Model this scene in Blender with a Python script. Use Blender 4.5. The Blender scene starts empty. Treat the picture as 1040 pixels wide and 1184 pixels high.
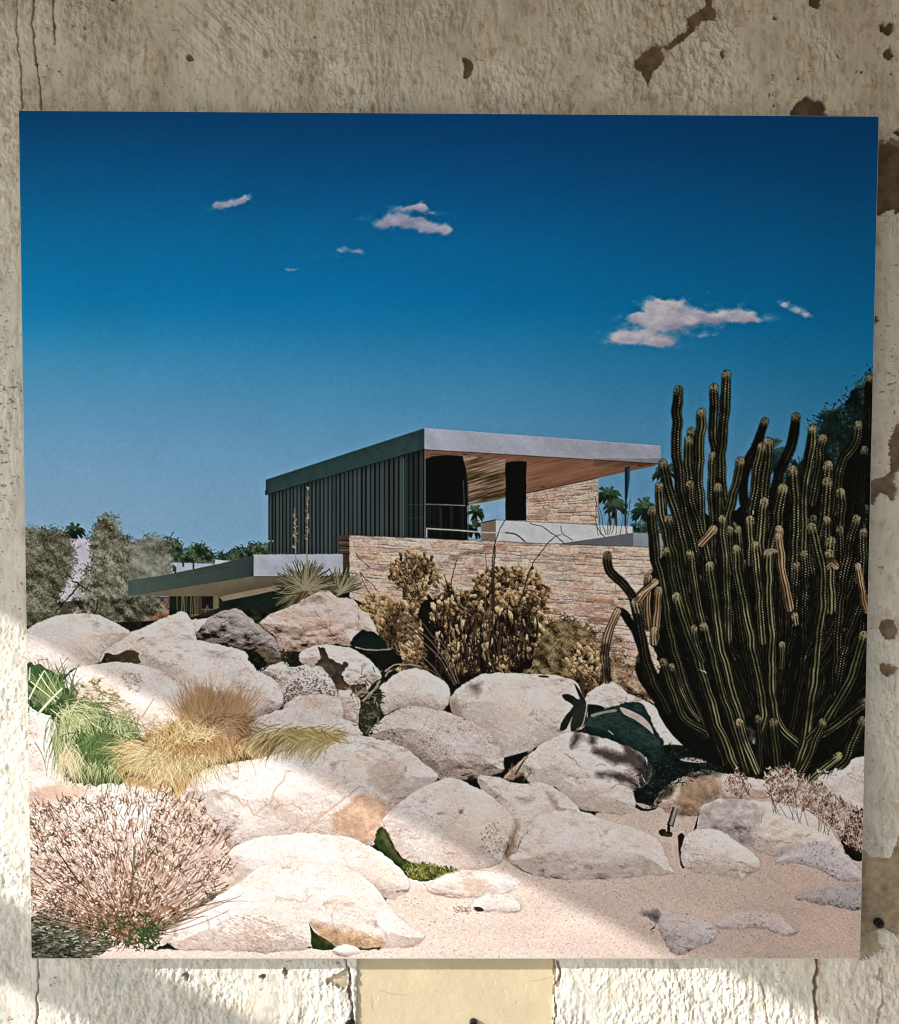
# Recreates a photograph of a mounted colour print hanging on a flaking, sun-raked plaster wall.
SUN_E, SKY_E, EXPO = 3.6, 0.15, 0.6
ROOFX1 = 3.0; SIDEX = 0.8; SIDEY = -1.2; ROOFZ = 0.8; GROUNDZ = -0.85; ROOFY = -1.5
INK_GAIN = 1.0
import bpy, math, random
import numpy as np
from mathutils import Matrix, Vector
R = math.radians
scene = bpy.context.scene
col = scene.collection

# ------------------------------------------------------------------ camera
FPX, PW, PH = 1000.0, 1040.0, 1184.0
CAM = np.array([-0.0065, -1.02298, 0.07703])
yaw, pitch, roll = 0.00718, -0.03827, 0.00374
fwd = np.array([math.sin(yaw) * math.cos(pitch), math.cos(yaw) * math.cos(pitch), math.sin(pitch)])
r0 = np.array([math.cos(yaw), -math.sin(yaw), 0.0])
u0 = np.cross(r0, fwd)
rgt = math.cos(roll) * r0 + math.sin(roll) * u0
up = -math.sin(roll) * r0 + math.cos(roll) * u0
cd = bpy.data.cameras.new('camera')
cam = bpy.data.objects.new('camera', cd)
col.objects.link(cam)
cam.matrix_world = Matrix(((rgt[0], up[0], -fwd[0], CAM[0]), (rgt[1], up[1], -fwd[1], CAM[1]),
                           (rgt[2], up[2], -fwd[2], CAM[2]), (0, 0, 0, 1)))
cd.sensor_fit = 'VERTICAL'
cd.sensor_height = 24.0
cd.lens = 24.0 * FPX / PH
cd.clip_start, cd.clip_end = 0.02, 500
scene.camera = cam

def ray_xz(px, py, y):
    """picture position -> (x, z) where that line of sight meets the upright plane at depth y"""
    a = (np.asarray(px, float) - PW / 2) / FPX
    b = (PH / 2 - np.asarray(py, float)) / FPX
    dx = fwd[0] + a * rgt[0] + b * up[0]
    dy = fwd[1] + a * rgt[1] + b * up[1]
    dz = fwd[2] + a * rgt[2] + b * up[2]
    t = (y - CAM[1]) / dy
    return CAM[0] + t * dx, CAM[2] + t * dz

def to_px(x, y, z):
    d0, d1, d2 = x - CAM[0], y - CAM[1], z - CAM[2]
    X = d0 * rgt[0] + d1 * rgt[1] + d2 * rgt[2]
    Y = d0 * up[0] + d1 * up[1] + d2 * up[2]
    Z = d0 * fwd[0] + d1 * fwd[1] + d2 * fwd[2]
    return PW / 2 + FPX * X / Z, PH / 2 - FPX * Y / Z

# ------------------------------------------------------------------ light
LDIR = np.array([1.0, 0.5, -0.5]); LDIR /= np.linalg.norm(LDIR)
sun_el = math.asin(-LDIR[2])
sd = bpy.data.lights.new('sun', 'SUN')
sd.energy, sd.angle, sd.color = SUN_E, R(0.42), (1.0, 0.965, 0.895)
sun = bpy.data.objects.new('sun', sd)
col.objects.link(sun)
sun.rotation_euler = Vector(LDIR).to_track_quat('-Z', 'Y').to_euler()
sun.location = (-6, -3, 3)
w = bpy.data.worlds.new('World'); scene.world = w; w.use_nodes = True
nt = w.node_tree
bg = nt.nodes['Background']
sk = nt.nodes.new('ShaderNodeTexSky')
sk.sky_type = 'NISHITA'; sk.sun_disc = False
sk.sun_elevation = sun_el
sk.sun_rotation = math.atan2(-LDIR[0], -LDIR[1])
nt.links.new(sk.outputs[0], bg.inputs[0])
bg.inputs[1].default_value = SKY_E
vs = scene.view_settings
vs.view_transform = 'Standard'; vs.look = 'None'; vs.exposure = EXPO; vs.gamma = 1.0
vs.use_curve_mapping = False
scene.render.engine = 'CYCLES'
scene.cycles.use_denoising = True
scene.cycles.max_bounces = 8; scene.cycles.diffuse_bounces = 5
scene.cycles.pixel_filter_type = 'BLACKMAN_HARRIS'
scene.cycles.filter_width = 1.0
scene.cycles.denoiser = 'OPENIMAGEDENOISE'

# ------------------------------------------------------------------ helpers
def tag(o, label=None, cat=None, group=None, kind=None):
    if label: o['label'] = label
    if cat: o['category'] = cat
    if group: o['group'] = group
    if kind: o['kind'] = kind
    return o

def empty(name, loc):
    o = bpy.data.objects.new(name, None); col.objects.link(o); o.location = loc
    o.empty_display_size = 0.05
    return o

def mesh_obj(name, verts, faces, mat, parent=None, smooth=False):
    me = bpy.data.meshes.new(name)
    me.from_pydata([tuple(v) for v in verts], [], faces)
    me.update()
    if smooth: me.polygons.foreach_set('use_smooth', [True] * len(me.polygons))
    o = bpy.data.objects.new(name, me); col.objects.link(o)
    if mat: me.materials.append(mat)
    if parent:
        o.parent = parent
        o.matrix_parent_inverse = Matrix.Translation(parent.location).inverted()
    return o

def box(x0, x1, y0, y1, z0, z1, bevel=0.0):
    import bmesh
    bm = bmesh.new()
    vs_ = [bm.verts.new((x, y, z)) for x in (x0, x1) for y in (y0, y1) for z in (z0, z1)]
    for f in ((0, 1, 3, 2), (4, 6, 7, 5), (0, 4, 5, 1), (2, 3, 7, 6), (0, 2, 6, 4), (1, 5, 7, 3)):
        bm.faces.new([vs_[i] for i in f])
    bmesh.ops.recalc_face_normals(bm, faces=bm.faces)
    if bevel:
        bmesh.ops.bevel(bm, geom=list(bm.edges), offset=bevel, segments=2, affect='EDGES')
    return bm

def bm_obj(name, bm, mat, parent=None):
    me = bpy.data.meshes.new(name); bm.to_mesh(me); bm.free()
    o = bpy.data.objects.new(name, me); col.objects.link(o)
    if mat: me.materials.append(mat)
    if parent:
        o.parent = parent
        o.matrix_parent_inverse = Matrix.Translation(parent.location).inverted()
    return o

def mat_noise(name, c0, c1, scale, rough=0.85, bump=0.0, bscale=None, stretch=(1, 1, 1)):
    m = bpy.data.materials.new(name); m.use_nodes = True
    n = m.node_tree.nodes; l = m.node_tree.links
    b = n['Principled BSDF']; b.inputs['Roughness'].default_value = rough
    b.inputs['Specular IOR Level'].default_value = 0.25
    tc = n.new('ShaderNodeTexCoord'); mp = n.new('ShaderNodeMapping')
    mp.inputs['Scale'].default_value = stretch
    l.new(tc.outputs['Object'], mp.inputs[0])
    t = n.new('ShaderNodeTexNoise'); t.inputs['Scale'].default_value = scale; t.inputs['Detail'].default_value = 8
    l.new(mp.outputs[0], t.inputs['Vector'])
    r = n.new('ShaderNodeValToRGB'); r.color_ramp.elements[0].color = (*c0, 1); r.color_ramp.elements[1].color = (*c1, 1)
    r.color_ramp.elements[0].position = 0.3; r.color_ramp.elements[1].position = 0.7
    l.new(t.outputs['Fac'], r.inputs[0]); l.new(r.outputs[0], b.inputs['Base Color'])
    if bump:
        t2 = n.new('ShaderNodeTexNoise'); t2.inputs['Scale'].default_value = bscale or scale * 4; t2.inputs['Detail'].default_value = 8
        l.new(mp.outputs[0], t2.inputs['Vector'])
        bp = n.new('ShaderNodeBump'); bp.inputs['Strength'].default_value = bump; bp.inputs['Distance'].default_value = 0.01
        l.new(t2.outputs['Fac'], bp.inputs['Height']); l.new(bp.outputs[0], b.inputs['Normal'])
    return m

# ------------------------------------------------------------------ what shades the wall (all outside the frame)
WY = 0.030                                   # wall face behind the print, whose face is y = 0
GZ = GROUNDZ
m_conc = mat_noise('pale_concrete', (0.42, 0.40, 0.36), (0.55, 0.52, 0.46), 6, 0.9, 0.3, 60)
m_roof = mat_noise('roof_plaster', (0.10, 0.085, 0.06), (0.15, 0.125, 0.09), 5, 0.9, 0.3, 50)
m_side = mat_noise('side_blocker_plaster', (0.13, 0.10, 0.07), (0.20, 0.16, 0.115), 5, 0.9, 0.4, 40)
m_wood = mat_noise('weathered_wood', (0.10, 0.07, 0.045), (0.2, 0.15, 0.1), 12, 0.8, 0.4, 40, (1, 0.08, 1))
g = mesh_obj('ground', [(-60, -60, GZ), (60, -60, GZ), (60, 8, GZ), (-60, 8, GZ)], [(0, 1, 2, 3)], m_conc)
tag(g, kind='structure')
XK, ZK = ray_xz(32, 737, 0.0)                # a point of the shade's edge on the print
KC = float(ZK + 0.5 * XK)
RZ = ROOFZ                                   # underside of the porch roof
RX = (KC - RZ) / 0.5
pr = empty('porch', (0, -1.0, GZ))
tag(pr, kind='structure')
bm_obj('roof_slab', box(RX, ROOFX1, ROOFY, WY - 0.004, RZ, RZ + 0.16), m_roof, pr)
bx1 = -2.6; bz1 = -0.715 - 0.5 * bx1
XB, ZB = ray_xz(0, 1035, WY)
bz1 = float(ZB + 0.5 * XB) - 0.5 * bx1
bm_obj('rail', box(bx1 - 0.08, bx1, ROOFY + 0.1, WY - 0.004, bz1 - 0.07, bz1), m_wood, pr)
bm_obj('post', box(bx1 - 0.09, bx1 + 0.01, ROOFY + 0.005, ROOFY + 0.099, GZ + 0.001, RZ - 0.002), m_wood, pr)
bm_obj('side_shade_blocker', box(SIDEX, SIDEX + 0.2, SIDEY, WY - 0.004, GZ + 0.001, RZ - 0.002), m_side, pr)  # unseen side wall, added to darken the right-hand side
# =====================================================================================
#  THE PRINT: a flat colour photograph mounted on a board. Its picture is worked out here
#  as ink colours on a fine grid (picture coordinates), one id per depicted thing.
# =====================================================================================
STEP = 0.62
CX0, CY0 = 14.0, 120.0
CW, CH = int((1024 - CX0) / STEP), int((1116 - CY0) / STEP)
XX, YY = np.meshgrid((CX0 + STEP * np.arange(CW)).astype(np.float32), (CY0 + STEP * np.arange(CH)).astype(np.float32))
INK = np.zeros((CH, CW, 3), np.float32)
IDS = np.zeros((CH, CW), np.int16)
PARTS = [None]                                   # id -> (name, parent id or None, label)
rng = np.random.default_rng(11)

_g = np.random.default_rng(5).normal(0, 1, (CH, CW)).astype(np.float32)
GRAIN = (_g * .8 + .55 * (np.roll(_g, 1, 0) + np.roll(_g, 1, 1)) + .3 * np.roll(_g, (1, 1), (0, 1)))          # film-like grain, unit-ish

def part(name, parent=None, label=None):
    PARTS.append((name, parent, label)); return len(PARTS) - 1

def C(*c): return np.array(c, np.float32) / 255.0
def s2l(a): a = np.asarray(a, np.float32); return np.where(a <= .04045, a / 12.92, ((np.maximum(a, 0) + .055) / 1.055) ** 2.4)
def l2s(a): a = np.asarray(a, np.float32); return np.where(a <= .0031308, a * 12.92, 1.055 * np.maximum(a, 1e-9) ** (1 / 2.4) - .055)
def LIT(*c): return l2s(s2l(C(*c)) / 2.05).astype(np.float32)

_lat = {}
def noise(X, Y, scale, seed=0, sx=1.0, sy=1.0):
    """smooth lattice noise in -1..1"""
    if seed not in _lat: _lat[seed] = np.random.default_rng(1000 + seed).random((256, 256), np.float32) * 2 - 1
    g = _lat[seed]
    u = X / (scale * sx) + 37.3 * (seed % 7 + 1); v = Y / (scale * sy) + 91.7 * (seed % 5 + 1)
    iu = np.floor(u).astype(np.int32); iv = np.floor(v).astype(np.int32)
    fu = (u - iu); fv = (v - iv)
    fu = fu * fu * (3 - 2 * fu); fv = fv * fv * (3 - 2 * fv)
    a = iu & 255; b = (iu + 1) & 255; c = iv & 255; d = (iv + 1) & 255
    return ((g[c, a] * (1 - fu) + g[c, b] * fu) * (1 - fv) + (g[d, a] * (1 - fu) + g[d, b] * fu) * fv)

def fbm(X, Y, scale, seed=0, octv=4, sx=1.0, sy=1.0, gain=0.5):
    t = 0; amp = 1.0; tot = 0
    for k in range(octv):
        t = t + amp * noise(X, Y, scale / 2 ** k, seed + 13 * k, sx, sy); tot += amp; amp *= gain
    return t / tot * 1.5

def spline(pts, n=6, closed=True):
    p = np.asarray(pts, np.float64)
    if n <= 1: return p
    out = []
    N = len(p)
    for i in range(N if closed else N - 1):
        if closed: a, b, c, d = p[(i - 1) % N], p[i], p[(i + 1) % N], p[(i + 2) % N]
        else: a, b, c, d = p[max(i - 1, 0)], p[i], p[i + 1], p[min(i + 2, N - 1)]
        for t in np.arange(n) / n:
            out.append(.5 * ((2 * b) + (-a + c) * t + (2 * a - 5 * b + 4 * c - d) * t * t + (-a + 3 * b - 3 * c + d) * t ** 3))
    if not closed: out.append(p[-1])
    return np.array(out)

def win(x0, x1, y0, y1, pad=3):
    i0 = max(0, int((y0 - pad - CY0) / STEP)); i1 = min(CH, int((y1 + pad - CY0) / STEP) + 2)
    j0 = max(0, int((x0 - pad - CX0) / STEP)); j1 = min(CW, int((x1 + pad - CX0) / STEP) + 2)
    return (slice(i0, max(i1, i0)), slice(j0, max(j1, j0)))

def sdf(pts, smooth=4, pad=3, wob=0.0, seed=0):
    """window and signed distance (negative inside) of a closed outline"""
    p = spline(pts, smooth)
    s = win(p[:, 0].min(), p[:, 0].max(), p[:, 1].min(), p[:, 1].max(), pad)
    X, Y = XX[s], YY[s]
    if wob:
        dx = noise(X, Y, 7, 50 + seed) * wob + noise(X, Y, 2.7, 51 + seed) * wob * .5
        dy = noise(X, Y, 7, 52 + seed) * wob + noise(X, Y, 2.7, 53 + seed) * wob * .5
        Xq, Yq = X + dx, Y + dy
    else: Xq, Yq = X, Y
    d2 = np.full(X.shape, 1e9, np.float32); ins = np.zeros(X.shape, bool)
    q = np.roll(p, -1, 0)
    for (ax, ay), (bx, by) in zip(p, q):
        ex, ey = bx - ax, by - ay
        L = ex * ex + ey * ey
        if L < 1e-9: continue
        t = np.clip(((Xq - ax) * ex + (Yq - ay) * ey) / L, 0, 1)
        d2 = np.minimum(d2, (Xq - ax - t * ex) ** 2 + (Yq - ay - t * ey) ** 2)
        if ey != 0:
            c = ((Yq >= ay) != (Yq >= by))
            ins ^= c & (Xq < (Yq - ay) / ey * ex + ax)
    d = np.sqrt(d2)
    return s, np.where(ins, -d, d).astype(np.float32)

def lay(s, alpha, color, pid=None, idcut=0.5):
    a = np.clip(alpha, 0, 1)[..., None]
    INK[s] = INK[s] * (1 - a) + np.asarray(color, np.float32) * a
    if pid: IDS[s][alpha > idcut] = pid

def flat(pts, color, pid=None, smooth=1, soft=0.7, wob=0, grain=0.03, seed=0, alpha=1.0):
    s, d = sdf(pts, smooth, wob=wob, seed=seed)
    c = np.asarray(color, np.float32) * (1 + grain * fbm(XX[s], YY[s], 6, seed, 3))[..., None]
    if alpha < .95 and (d < 0).any():                              # a stain: soft rim, the grain below stays
        soft = max(soft, 7.0); low_ = INK[s].mean(-1); m_ = low_[d < 0].mean()
        c = c * np.clip(low_ / max(m_, .05), .6, 1.3)[..., None] ** .9
        a_ = np.clip(.5 - d / soft + .35 * fbm(XX[s], YY[s], 8, seed + 3, 4), 0, 1) * (d < soft)
        lay(s, a_ * alpha, c, pid); return s, d
    lay(s, np.clip(.5 - d / soft, 0, 1) * alpha, c, pid)
    return s, d

def line(pts, color, w=1.0, pid=None, smooth=4, alpha=1.0, jit=0.0, seed=0, taper=0.0, ids=False, mod=0.0):
    """thin drawn line; w = full width"""
    p = spline(pts, smooth, False) if len(pts) > 2 else np.asarray(pts, float)
    s = win(p[:, 0].min(), p[:, 0].max(), p[:, 1].min(), p[:, 1].max(), 3 + w + jit)
    X, Y = XX[s], YY[s]
    if jit: X, Y = X + jit * fbm(X, Y, 6, 70 + seed, 3), Y + jit * fbm(X, Y, 6, 71 + seed, 3)
    if mod: alpha = alpha * np.clip(1 - mod + mod * 1.6 * (fbm(XX[s], YY[s], 9, 73 + seed, 3) + .25), 0, 1)
    best = np.full(X.shape, 1e9, np.float32)
    n = len(p) - 1
    for i in range(n):
        (ax, ay), (bx, by) = p[i], p[i + 1]
        ex, ey = bx - ax, by - ay; L = ex * ex + ey * ey + 1e-9
        t = np.clip(((X - ax) * ex + (Y - ay) * ey) / L, 0, 1)
        d = np.sqrt((X - ax - t * ex) ** 2 + (Y - ay - t * ey) ** 2)
        ww = w * (1 - taper * (i + t) / n) if taper else w
        best = np.minimum(best, d - ww / 2)
    lay(s, np.clip(.5 - best / .9, 0, 1) * alpha * min(1, w / .6), color, pid if ids else None)

def splat(x, y, c, wgt, pid=None, idcut=0.45):
    """soft points laid down together: x,y arrays; c (n,3); wgt (n)"""
    u = (np.asarray(x) - CX0) / STEP; v = (np.asarray(y) - CY0) / STEP
    ok = (u > 1) & (u < CW - 3) & (v > 1) & (v < CH - 3)
    u, v, c, wgt = u[ok], v[ok], np.asarray(c)[ok], np.broadcast_to(wgt, ok.shape)[ok]
    if len(u) == 0: return
    j0, j1, i0, i1 = int(u.min()) - 1, int(u.max()) + 3, int(v.min()) - 1, int(v.max()) + 3
    h, w_ = i1 - i0, j1 - j0
    W = np.zeros(h * w_, np.float32); A = np.zeros((h * w_, 3), np.float32)
    iu = np.floor(u).astype(int); iv = np.floor(v).astype(int); fu = u - iu; fv = v - iv
    for du, dv, k in ((0, 0, (1 - fu) * (1 - fv)), (1, 0, fu * (1 - fv)), (0, 1, (1 - fu) * fv), (1, 1, fu * fv)):
        idx = (iv + dv - i0) * w_ + iu + du - j0
        kk = (k * wgt).astype(np.float32)
        W += np.bincount(idx, kk, h * w_).astype(np.float32)
        for ch in range(3): A[:, ch] += np.bincount(idx, kk * c[:, ch], h * w_).astype(np.float32)
    W = W.reshape(h, w_); A = A.reshape(h, w_, 3) / np.maximum(W, 1e-6)[..., None]
    lay((slice(i0, i1), slice(j0, j1)), np.clip(W, 0, 1), A, pid, idcut)

def strokes(x0, y0, x1, y1, c, width=1.0, bend=0.0, batches=8, pid=None, dens=0.35, wgt=0.55, taper=True):
    """many curved strokes from (x0,y0) to (x1,y1), laid in order in a few batches"""
    n = len(x0); c = np.asarray(c, np.float32)
    bend = np.broadcast_to(bend, (n,)); width = np.broadcast_to(width, (n,))
    for part_ in np.array_split(np.arange(n), batches):
        if len(part_) == 0: continue
        a0, b0, a1, b1 = x0[part_], y0[part_], x1[part_], y1[part_]
        L = np.hypot(a1 - a0, b1 - b0); m = max(3, int(L.max() / dens))
        t = np.linspace(0, 1, m)[None]
        nx, ny = -(b1 - b0), (a1 - a0)
        q = 4 * t * (1 - t)
        xs = a0[:, None] + (a1 - a0)[:, None] * t + nx[:, None] * bend[part_][:, None] * q
        ys = b0[:, None] + (b1 - b0)[:, None] * t + ny[:, None] * bend[part_][:, None] * q
        ln = np.maximum(L, 1e-3)[:, None]
        per = (L[:, None] / m) / dens                                   # weight per sample keeps short strokes as solid
        cc = np.repeat(c[part_][:, None], m, 1)
        wd = width[part_][:, None] * ((1 - .8 * t) if taper else np.ones_like(t))
        for k in np.linspace(-.5, .5, max(1, int(np.ceil(width[part_].max() / .6)))):
            xo = xs + nx[:, None] / ln * k * wd; yo = ys + ny[:, None] / ln * k * wd
            splat(xo.ravel(), yo.ravel(), cc.reshape(-1, 3), (wgt * np.minimum(1, .35 + wd) * per + 0 * t).ravel(), pid)

def inside_points(pts, n, smooth=4, seed=0, fuzz=0.0):
    r = np.random.default_rng(seed)
    s, d = sdf(pts, smooth)
    ii, jj = np.nonzero(d < 0)
    k = r.integers(0, len(ii), n)
    x = XX[s][ii[k], jj[k]] + r.uniform(-.4, .4, n); y = YY[s][ii[k], jj[k]] + r.uniform(-.4, .4, n)
    if fuzz: x = x + r.normal(0, fuzz, n); y = y + r.normal(0, fuzz, n)
    return x, y, -d[ii[k], jj[k]], r

def ramp(t, cols):
    t = np.clip(t, 0, 1) * (len(cols) - 1); i = np.minimum(t.astype(int), len(cols) - 2); f = (t - i)[..., None]
    cols = np.asarray(cols, np.float32)
    return cols[i] * (1 - f) + cols[i + 1] * f

def foliage(pts, n, cols, pid, seed=0, ln=3.0, fuzz=2.0, clump=14, lightdir=(.3, -.7), width=.9, base=None, up=0.0, wgt=.5, contrast=1.0):
    """leafy mass: short strokes, dark ones first, lit ones last, in clumps"""
    if base is not None:
        s, d = sdf(pts, 4, wob=3, seed=seed)
        c = np.asarray(base) * (1 + .35 * fbm(XX[s], YY[s], clump * .8, seed, 3))[..., None]
        lay(s, np.clip(.5 - (d + 3.5) / 3 + .55 * fbm(XX[s], YY[s], 5, seed + 8, 3), 0, 1) * .95, c, pid, .4)
    x, y, dep, r = inside_points(pts, n, 4, seed, fuzz)
    cl = fbm(x, y, clump, seed + 3, 3); cl2 = fbm(x - lightdir[0] * 5, y - lightdir[1] * 5, clump, seed + 3, 3)
    b = .46 + contrast * (.75 * (cl - cl2) + .34 * cl) + r.normal(0, .17, n)
    o = np.argsort(b + r.normal(0, .12, n))
    x, y, b = x[o], y[o], b[o]
    ang = r.uniform(0, 2 * np.pi, n)
    dx, dy = np.cos(ang), np.sin(ang)
    dy = dy * (1 - up) - up
    L = ln * r.uniform(.5, 1.4, n)
    strokes(x, y, x + dx * L, y + dy * L, ramp(b, cols), width * r.uniform(.7, 1.3, n), r.normal(0, .1, n), 10, pid, wgt=wgt)

LDR = np.array([.30, -.80, .52]); LDR = LDR / np.linalg.norm(LDR)
ROCK = [C(44, 35, 28), C(100, 84, 74), C(148, 132, 122), C(180, 166, 158), C(204, 194, 188)]
def boulder(pts, label=None, seed=0, cols=None, smooth=4, rnd=None, rough=1.0, tint=None, speck=.35, wob=1.1, under=.55,
            pid=None, stain=.35, facet=0.0, name='boulder', soft=1.1, gain=1.0, flatten=1.0, flatlit=.45):
    cols = cols or ROCK
    s, d = sdf(pts, smooth, wob=wob, seed=seed)
    X, Y = XX[s], YY[s]
    dep = np.maximum(-d, 0)
    w_ = dep.max(); sc = max(8, w_ * .7)
    # the big form
    Rr = rnd or max(6.0, w_ * 1.0)
    t = np.clip(dep / Rr, 0, 1)
    h = Rr * np.sqrt(np.maximum(1 - (1 - t) ** 2, 0)) * .7 * flatten + rough * sc * .10 * fbm(X, Y, sc * 1.3, seed, 3, 1.3, .9, .5)
    if facet: h = h + facet * sc * .20 * np.abs(fbm(X, Y, sc * 1.3, seed + 5, 2, 1.4, .8))
    gy, gx = np.gradient(h, STEP)
    gx, gy = np.clip(gx, -1.5, 1.5), np.clip(gy, -1.5, 1.5)
    nz = 1 / np.sqrt(1 + gx * gx + gy * gy)
    lam = np.clip((-gx * LDR[0] - gy * LDR[1] + LDR[2]) * nz, 0, 1)
    lam = np.clip(lam * 1.75, 0, 1.12) ** .75
    # its skin: small relief lit from the same side, pits, grain
    hd = rough * (1.3 * fbm(X, Y, 13, seed + 21, 5, 1.5, .9, .62)) + .35 * fbm(X, Y, 3.2, seed + 22, 3, 1.3, .9, .7)
    ey, ex = np.gradient(hd, STEP)
    rel = np.clip(-ex * LDR[0] - ey * LDR[1], -.9, .9)
    yy = (Y - min(p[1] for p in pts)) / max(1, max(p[1] for p in pts) - min(p[1] for p in pts))
    v = .50 + .10 * flatlit + (.37 - .14 * flatlit) * lam - .10 * np.clip(yy - under, 0, 1)
    v = v * gain + rel * (.16 + .10 * np.clip(rough - .5, 0, 1.5)) + .020 * GRAIN[s] * (.6 + speck) + .085 * fbm(X, Y, 26, seed + 4, 4, 1.2, .9, .6) + .04 * fbm(X, Y, 4.5, seed + 24, 3)
    sp = noise(X, Y, 1.7, seed + 6) * .6 + noise(X, Y, 1.0, seed + 7) * .6
    mot = np.clip(.45 + fbm(X, Y, 15, seed + 12, 4, 1.3, .9), 0, 1)
    v = v - (speck * .50 + .14) * np.clip(sp - .16, 0, 1) * mot - .30 * np.clip(noise(X, Y, 1.25, seed + 17) - .62, 0, 1) * np.clip(mot * 1.6, 0, 1.4)
    pat = np.clip(fbm(X, Y, 26, seed + 8, 3, 1.5, 1) - .12, 0, 1)
    v = v - (.3 + .4 * rough) * pat * np.clip(fbm(X, Y, 5, seed + 9, 4, 1.9, .8), 0, 1) * 1.1
    vein = np.abs(fbm(X + 5 * fbm(X, Y, 16, seed + 31, 3), Y * 1.35, 44, seed + 32, 5, 1.2, .9, .55))
    vm = np.clip(1 - vein / .028, 0, 1) * np.clip(fbm(X, Y, 22, seed + 33, 3) * 1.8 + .05, 0, 1)
    v = v - .42 * vm * min(1, .35 + rough * .55)
    edge = np.clip(1 - dep / 2.2, 0, 1)
    v = v - .20 * edge * np.clip(yy * 1.3 - .1, .12, 1) * np.clip(.55 + fbm(X, Y, 12, seed + 43, 2), .1, 1.1)
    v = v - .10 * np.clip(1 - dep / 9, 0, 1) * np.clip(yy - .45, 0, 1)
    c = ramp(np.clip(v, 0, 1), cols)
    st = np.clip(fbm(X, Y, 30, seed + 11, 4, 1.5, .8) - .02, 0, 1)[..., None] * stain
    c = c * (1 - st) + c * np.array([1.03, .90, .78], np.float32) * st
    if tint is not None: c = c * np.asarray(tint, np.float32)
    pid = pid or part(name, None, label)
    cs = np.clip(.5 - (d - .4) / 2.6, 0, 1) * np.clip(fbm(X, Y, 14, seed + 41, 2) + .45, 0, 1) * np.clip((yy - .15) * 2, .12, 1)
    lay(s, cs * .42, C(62, 50, 42))
    lay(s, np.clip(.5 - d / soft, 0, 1), c, pid)
    return pid, s, d

def crack(pts, w=.9, a=.75, col=None, jit=1.2, seed=0): line(pts, C(66, 52, 44) if col is None else col, w * .85, None, 4, a * .85, jit * 1.6, seed, .5, mod=.75)

# ------------------------------------------------------------------ sky
SKY = part('sky', None, 'deep blue printed sky paling towards the horizon')
ys_ = [120, 200, 280, 350, 420, 500, 560, 640, 1120]
tab = np.array([[(0, 56, 98), (0, 50, 94), (0, 46, 83)], [(0, 79, 124), (0, 69, 114), (0, 57, 95)], [(0, 101, 148), (0, 89, 136), (0, 72, 111)],
                [(8, 112, 160), (4, 101, 150), (0, 82, 122)], [(64, 134, 172), (46, 118, 156), (20, 93, 130)],
                [(99, 147, 179), (80, 132, 166), (46, 106, 137)], [(116, 153, 180), (98, 141, 169), (64, 112, 140)],
                [(126, 158, 182), (105, 146, 173), (62, 113, 143)], [(126, 158, 182), (105, 145, 172), (62, 112, 142)]], np.float32) / 255
fy = np.interp(YY[:, 0], ys_, np.arange(9)); iy = np.minimum(fy.astype(int), 7); fy = (fy - iy)[:, None, None]
rows = tab[iy] * (1 - fy) + tab[iy + 1] * fy
kr = np.hanning(161); kr /= kr.sum()                               # no visible steps in the gradient
rows = np.stack([np.stack([np.convolve(np.pad(rows[:, a, b], 80, mode='edge'), kr, 'valid') for b in range(3)], -1) for a in range(3)], 1).astype(np.float32)
fx = np.clip((XX[0] - 40) / 480, 0, 1.999); ix = fx.astype(int); fx = (fx - ix)[None, :, None]
INK[:] = rows[:, ix] * (1 - fx) + rows[:, ix + 1] * fx
INK *= (1 + .012 * fbm(XX, YY, 3.2, 5, 3) + .012 * fbm(XX, YY, 60, 6, 3))[..., None]
IDS[:] = SKY

def cloud(blobs, wisps, label, seed, col=C(174, 166, 170), und=C(126, 124, 142)):
    pid = part('cloud', SKY, label)
    x0 = min(b[0] - b[2] * 1.6 for b in blobs + wisps); x1 = max(b[0] + b[2] * 1.6 for b in blobs + wisps)
    y0 = min(b[1] - b[3] * 1.6 for b in blobs + wisps); y1 = max(b[1] + b[3] * 1.6 for b in blobs + wisps)
    s = win(x0, x1, y0, y1)
    X = XX[s] + 3.2 * fbm(XX[s], YY[s], 9, seed, 5, 1.2, 1, .6); Y = YY[s] + 2.0 * fbm(XX[s], YY[s], 8, seed + 1, 5, 1.2, 1, .6)
    dn = np.zeros(X.shape, np.float32); wv = np.zeros_like(dn); up_ = np.zeros_like(dn)
    for b in blobs:
        g_ = b[4] * np.exp(-1.1 * (((X - b[0]) / b[2]) ** 2 + ((Y - b[1]) / b[3]) ** 2)); dn += g_; up_ += g_ * (b[1] - Y) / b[3]
    for b in wisps: wv += b[4] * np.exp(-1.6 * (((X - b[0]) / b[2]) ** 2 + ((Y - b[1]) / b[3]) ** 2))
    n1 = fbm(XX[s], YY[s], 10, seed + 2, 5, 1.3, .9, .6)
    a = np.clip((dn + .34 * n1 - .16) * 1.15, 0, 1); a = a * a * (3 - 2 * a) * .95
    a = np.clip(np.maximum(a, wv * np.clip(.65 + .7 * n1, 0, 1) * .8), 0, .95)
    sh = np.clip(.52 + .42 * np.clip(up_ / np.maximum(dn, .3), -1, 1) + .60 * fbm(XX[s], YY[s], 12, seed + 4, 4, 1.4, .8), 0, 1)[..., None]
    lay(s, a, und * (1 - sh) + col * sh, pid, .28)

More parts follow.
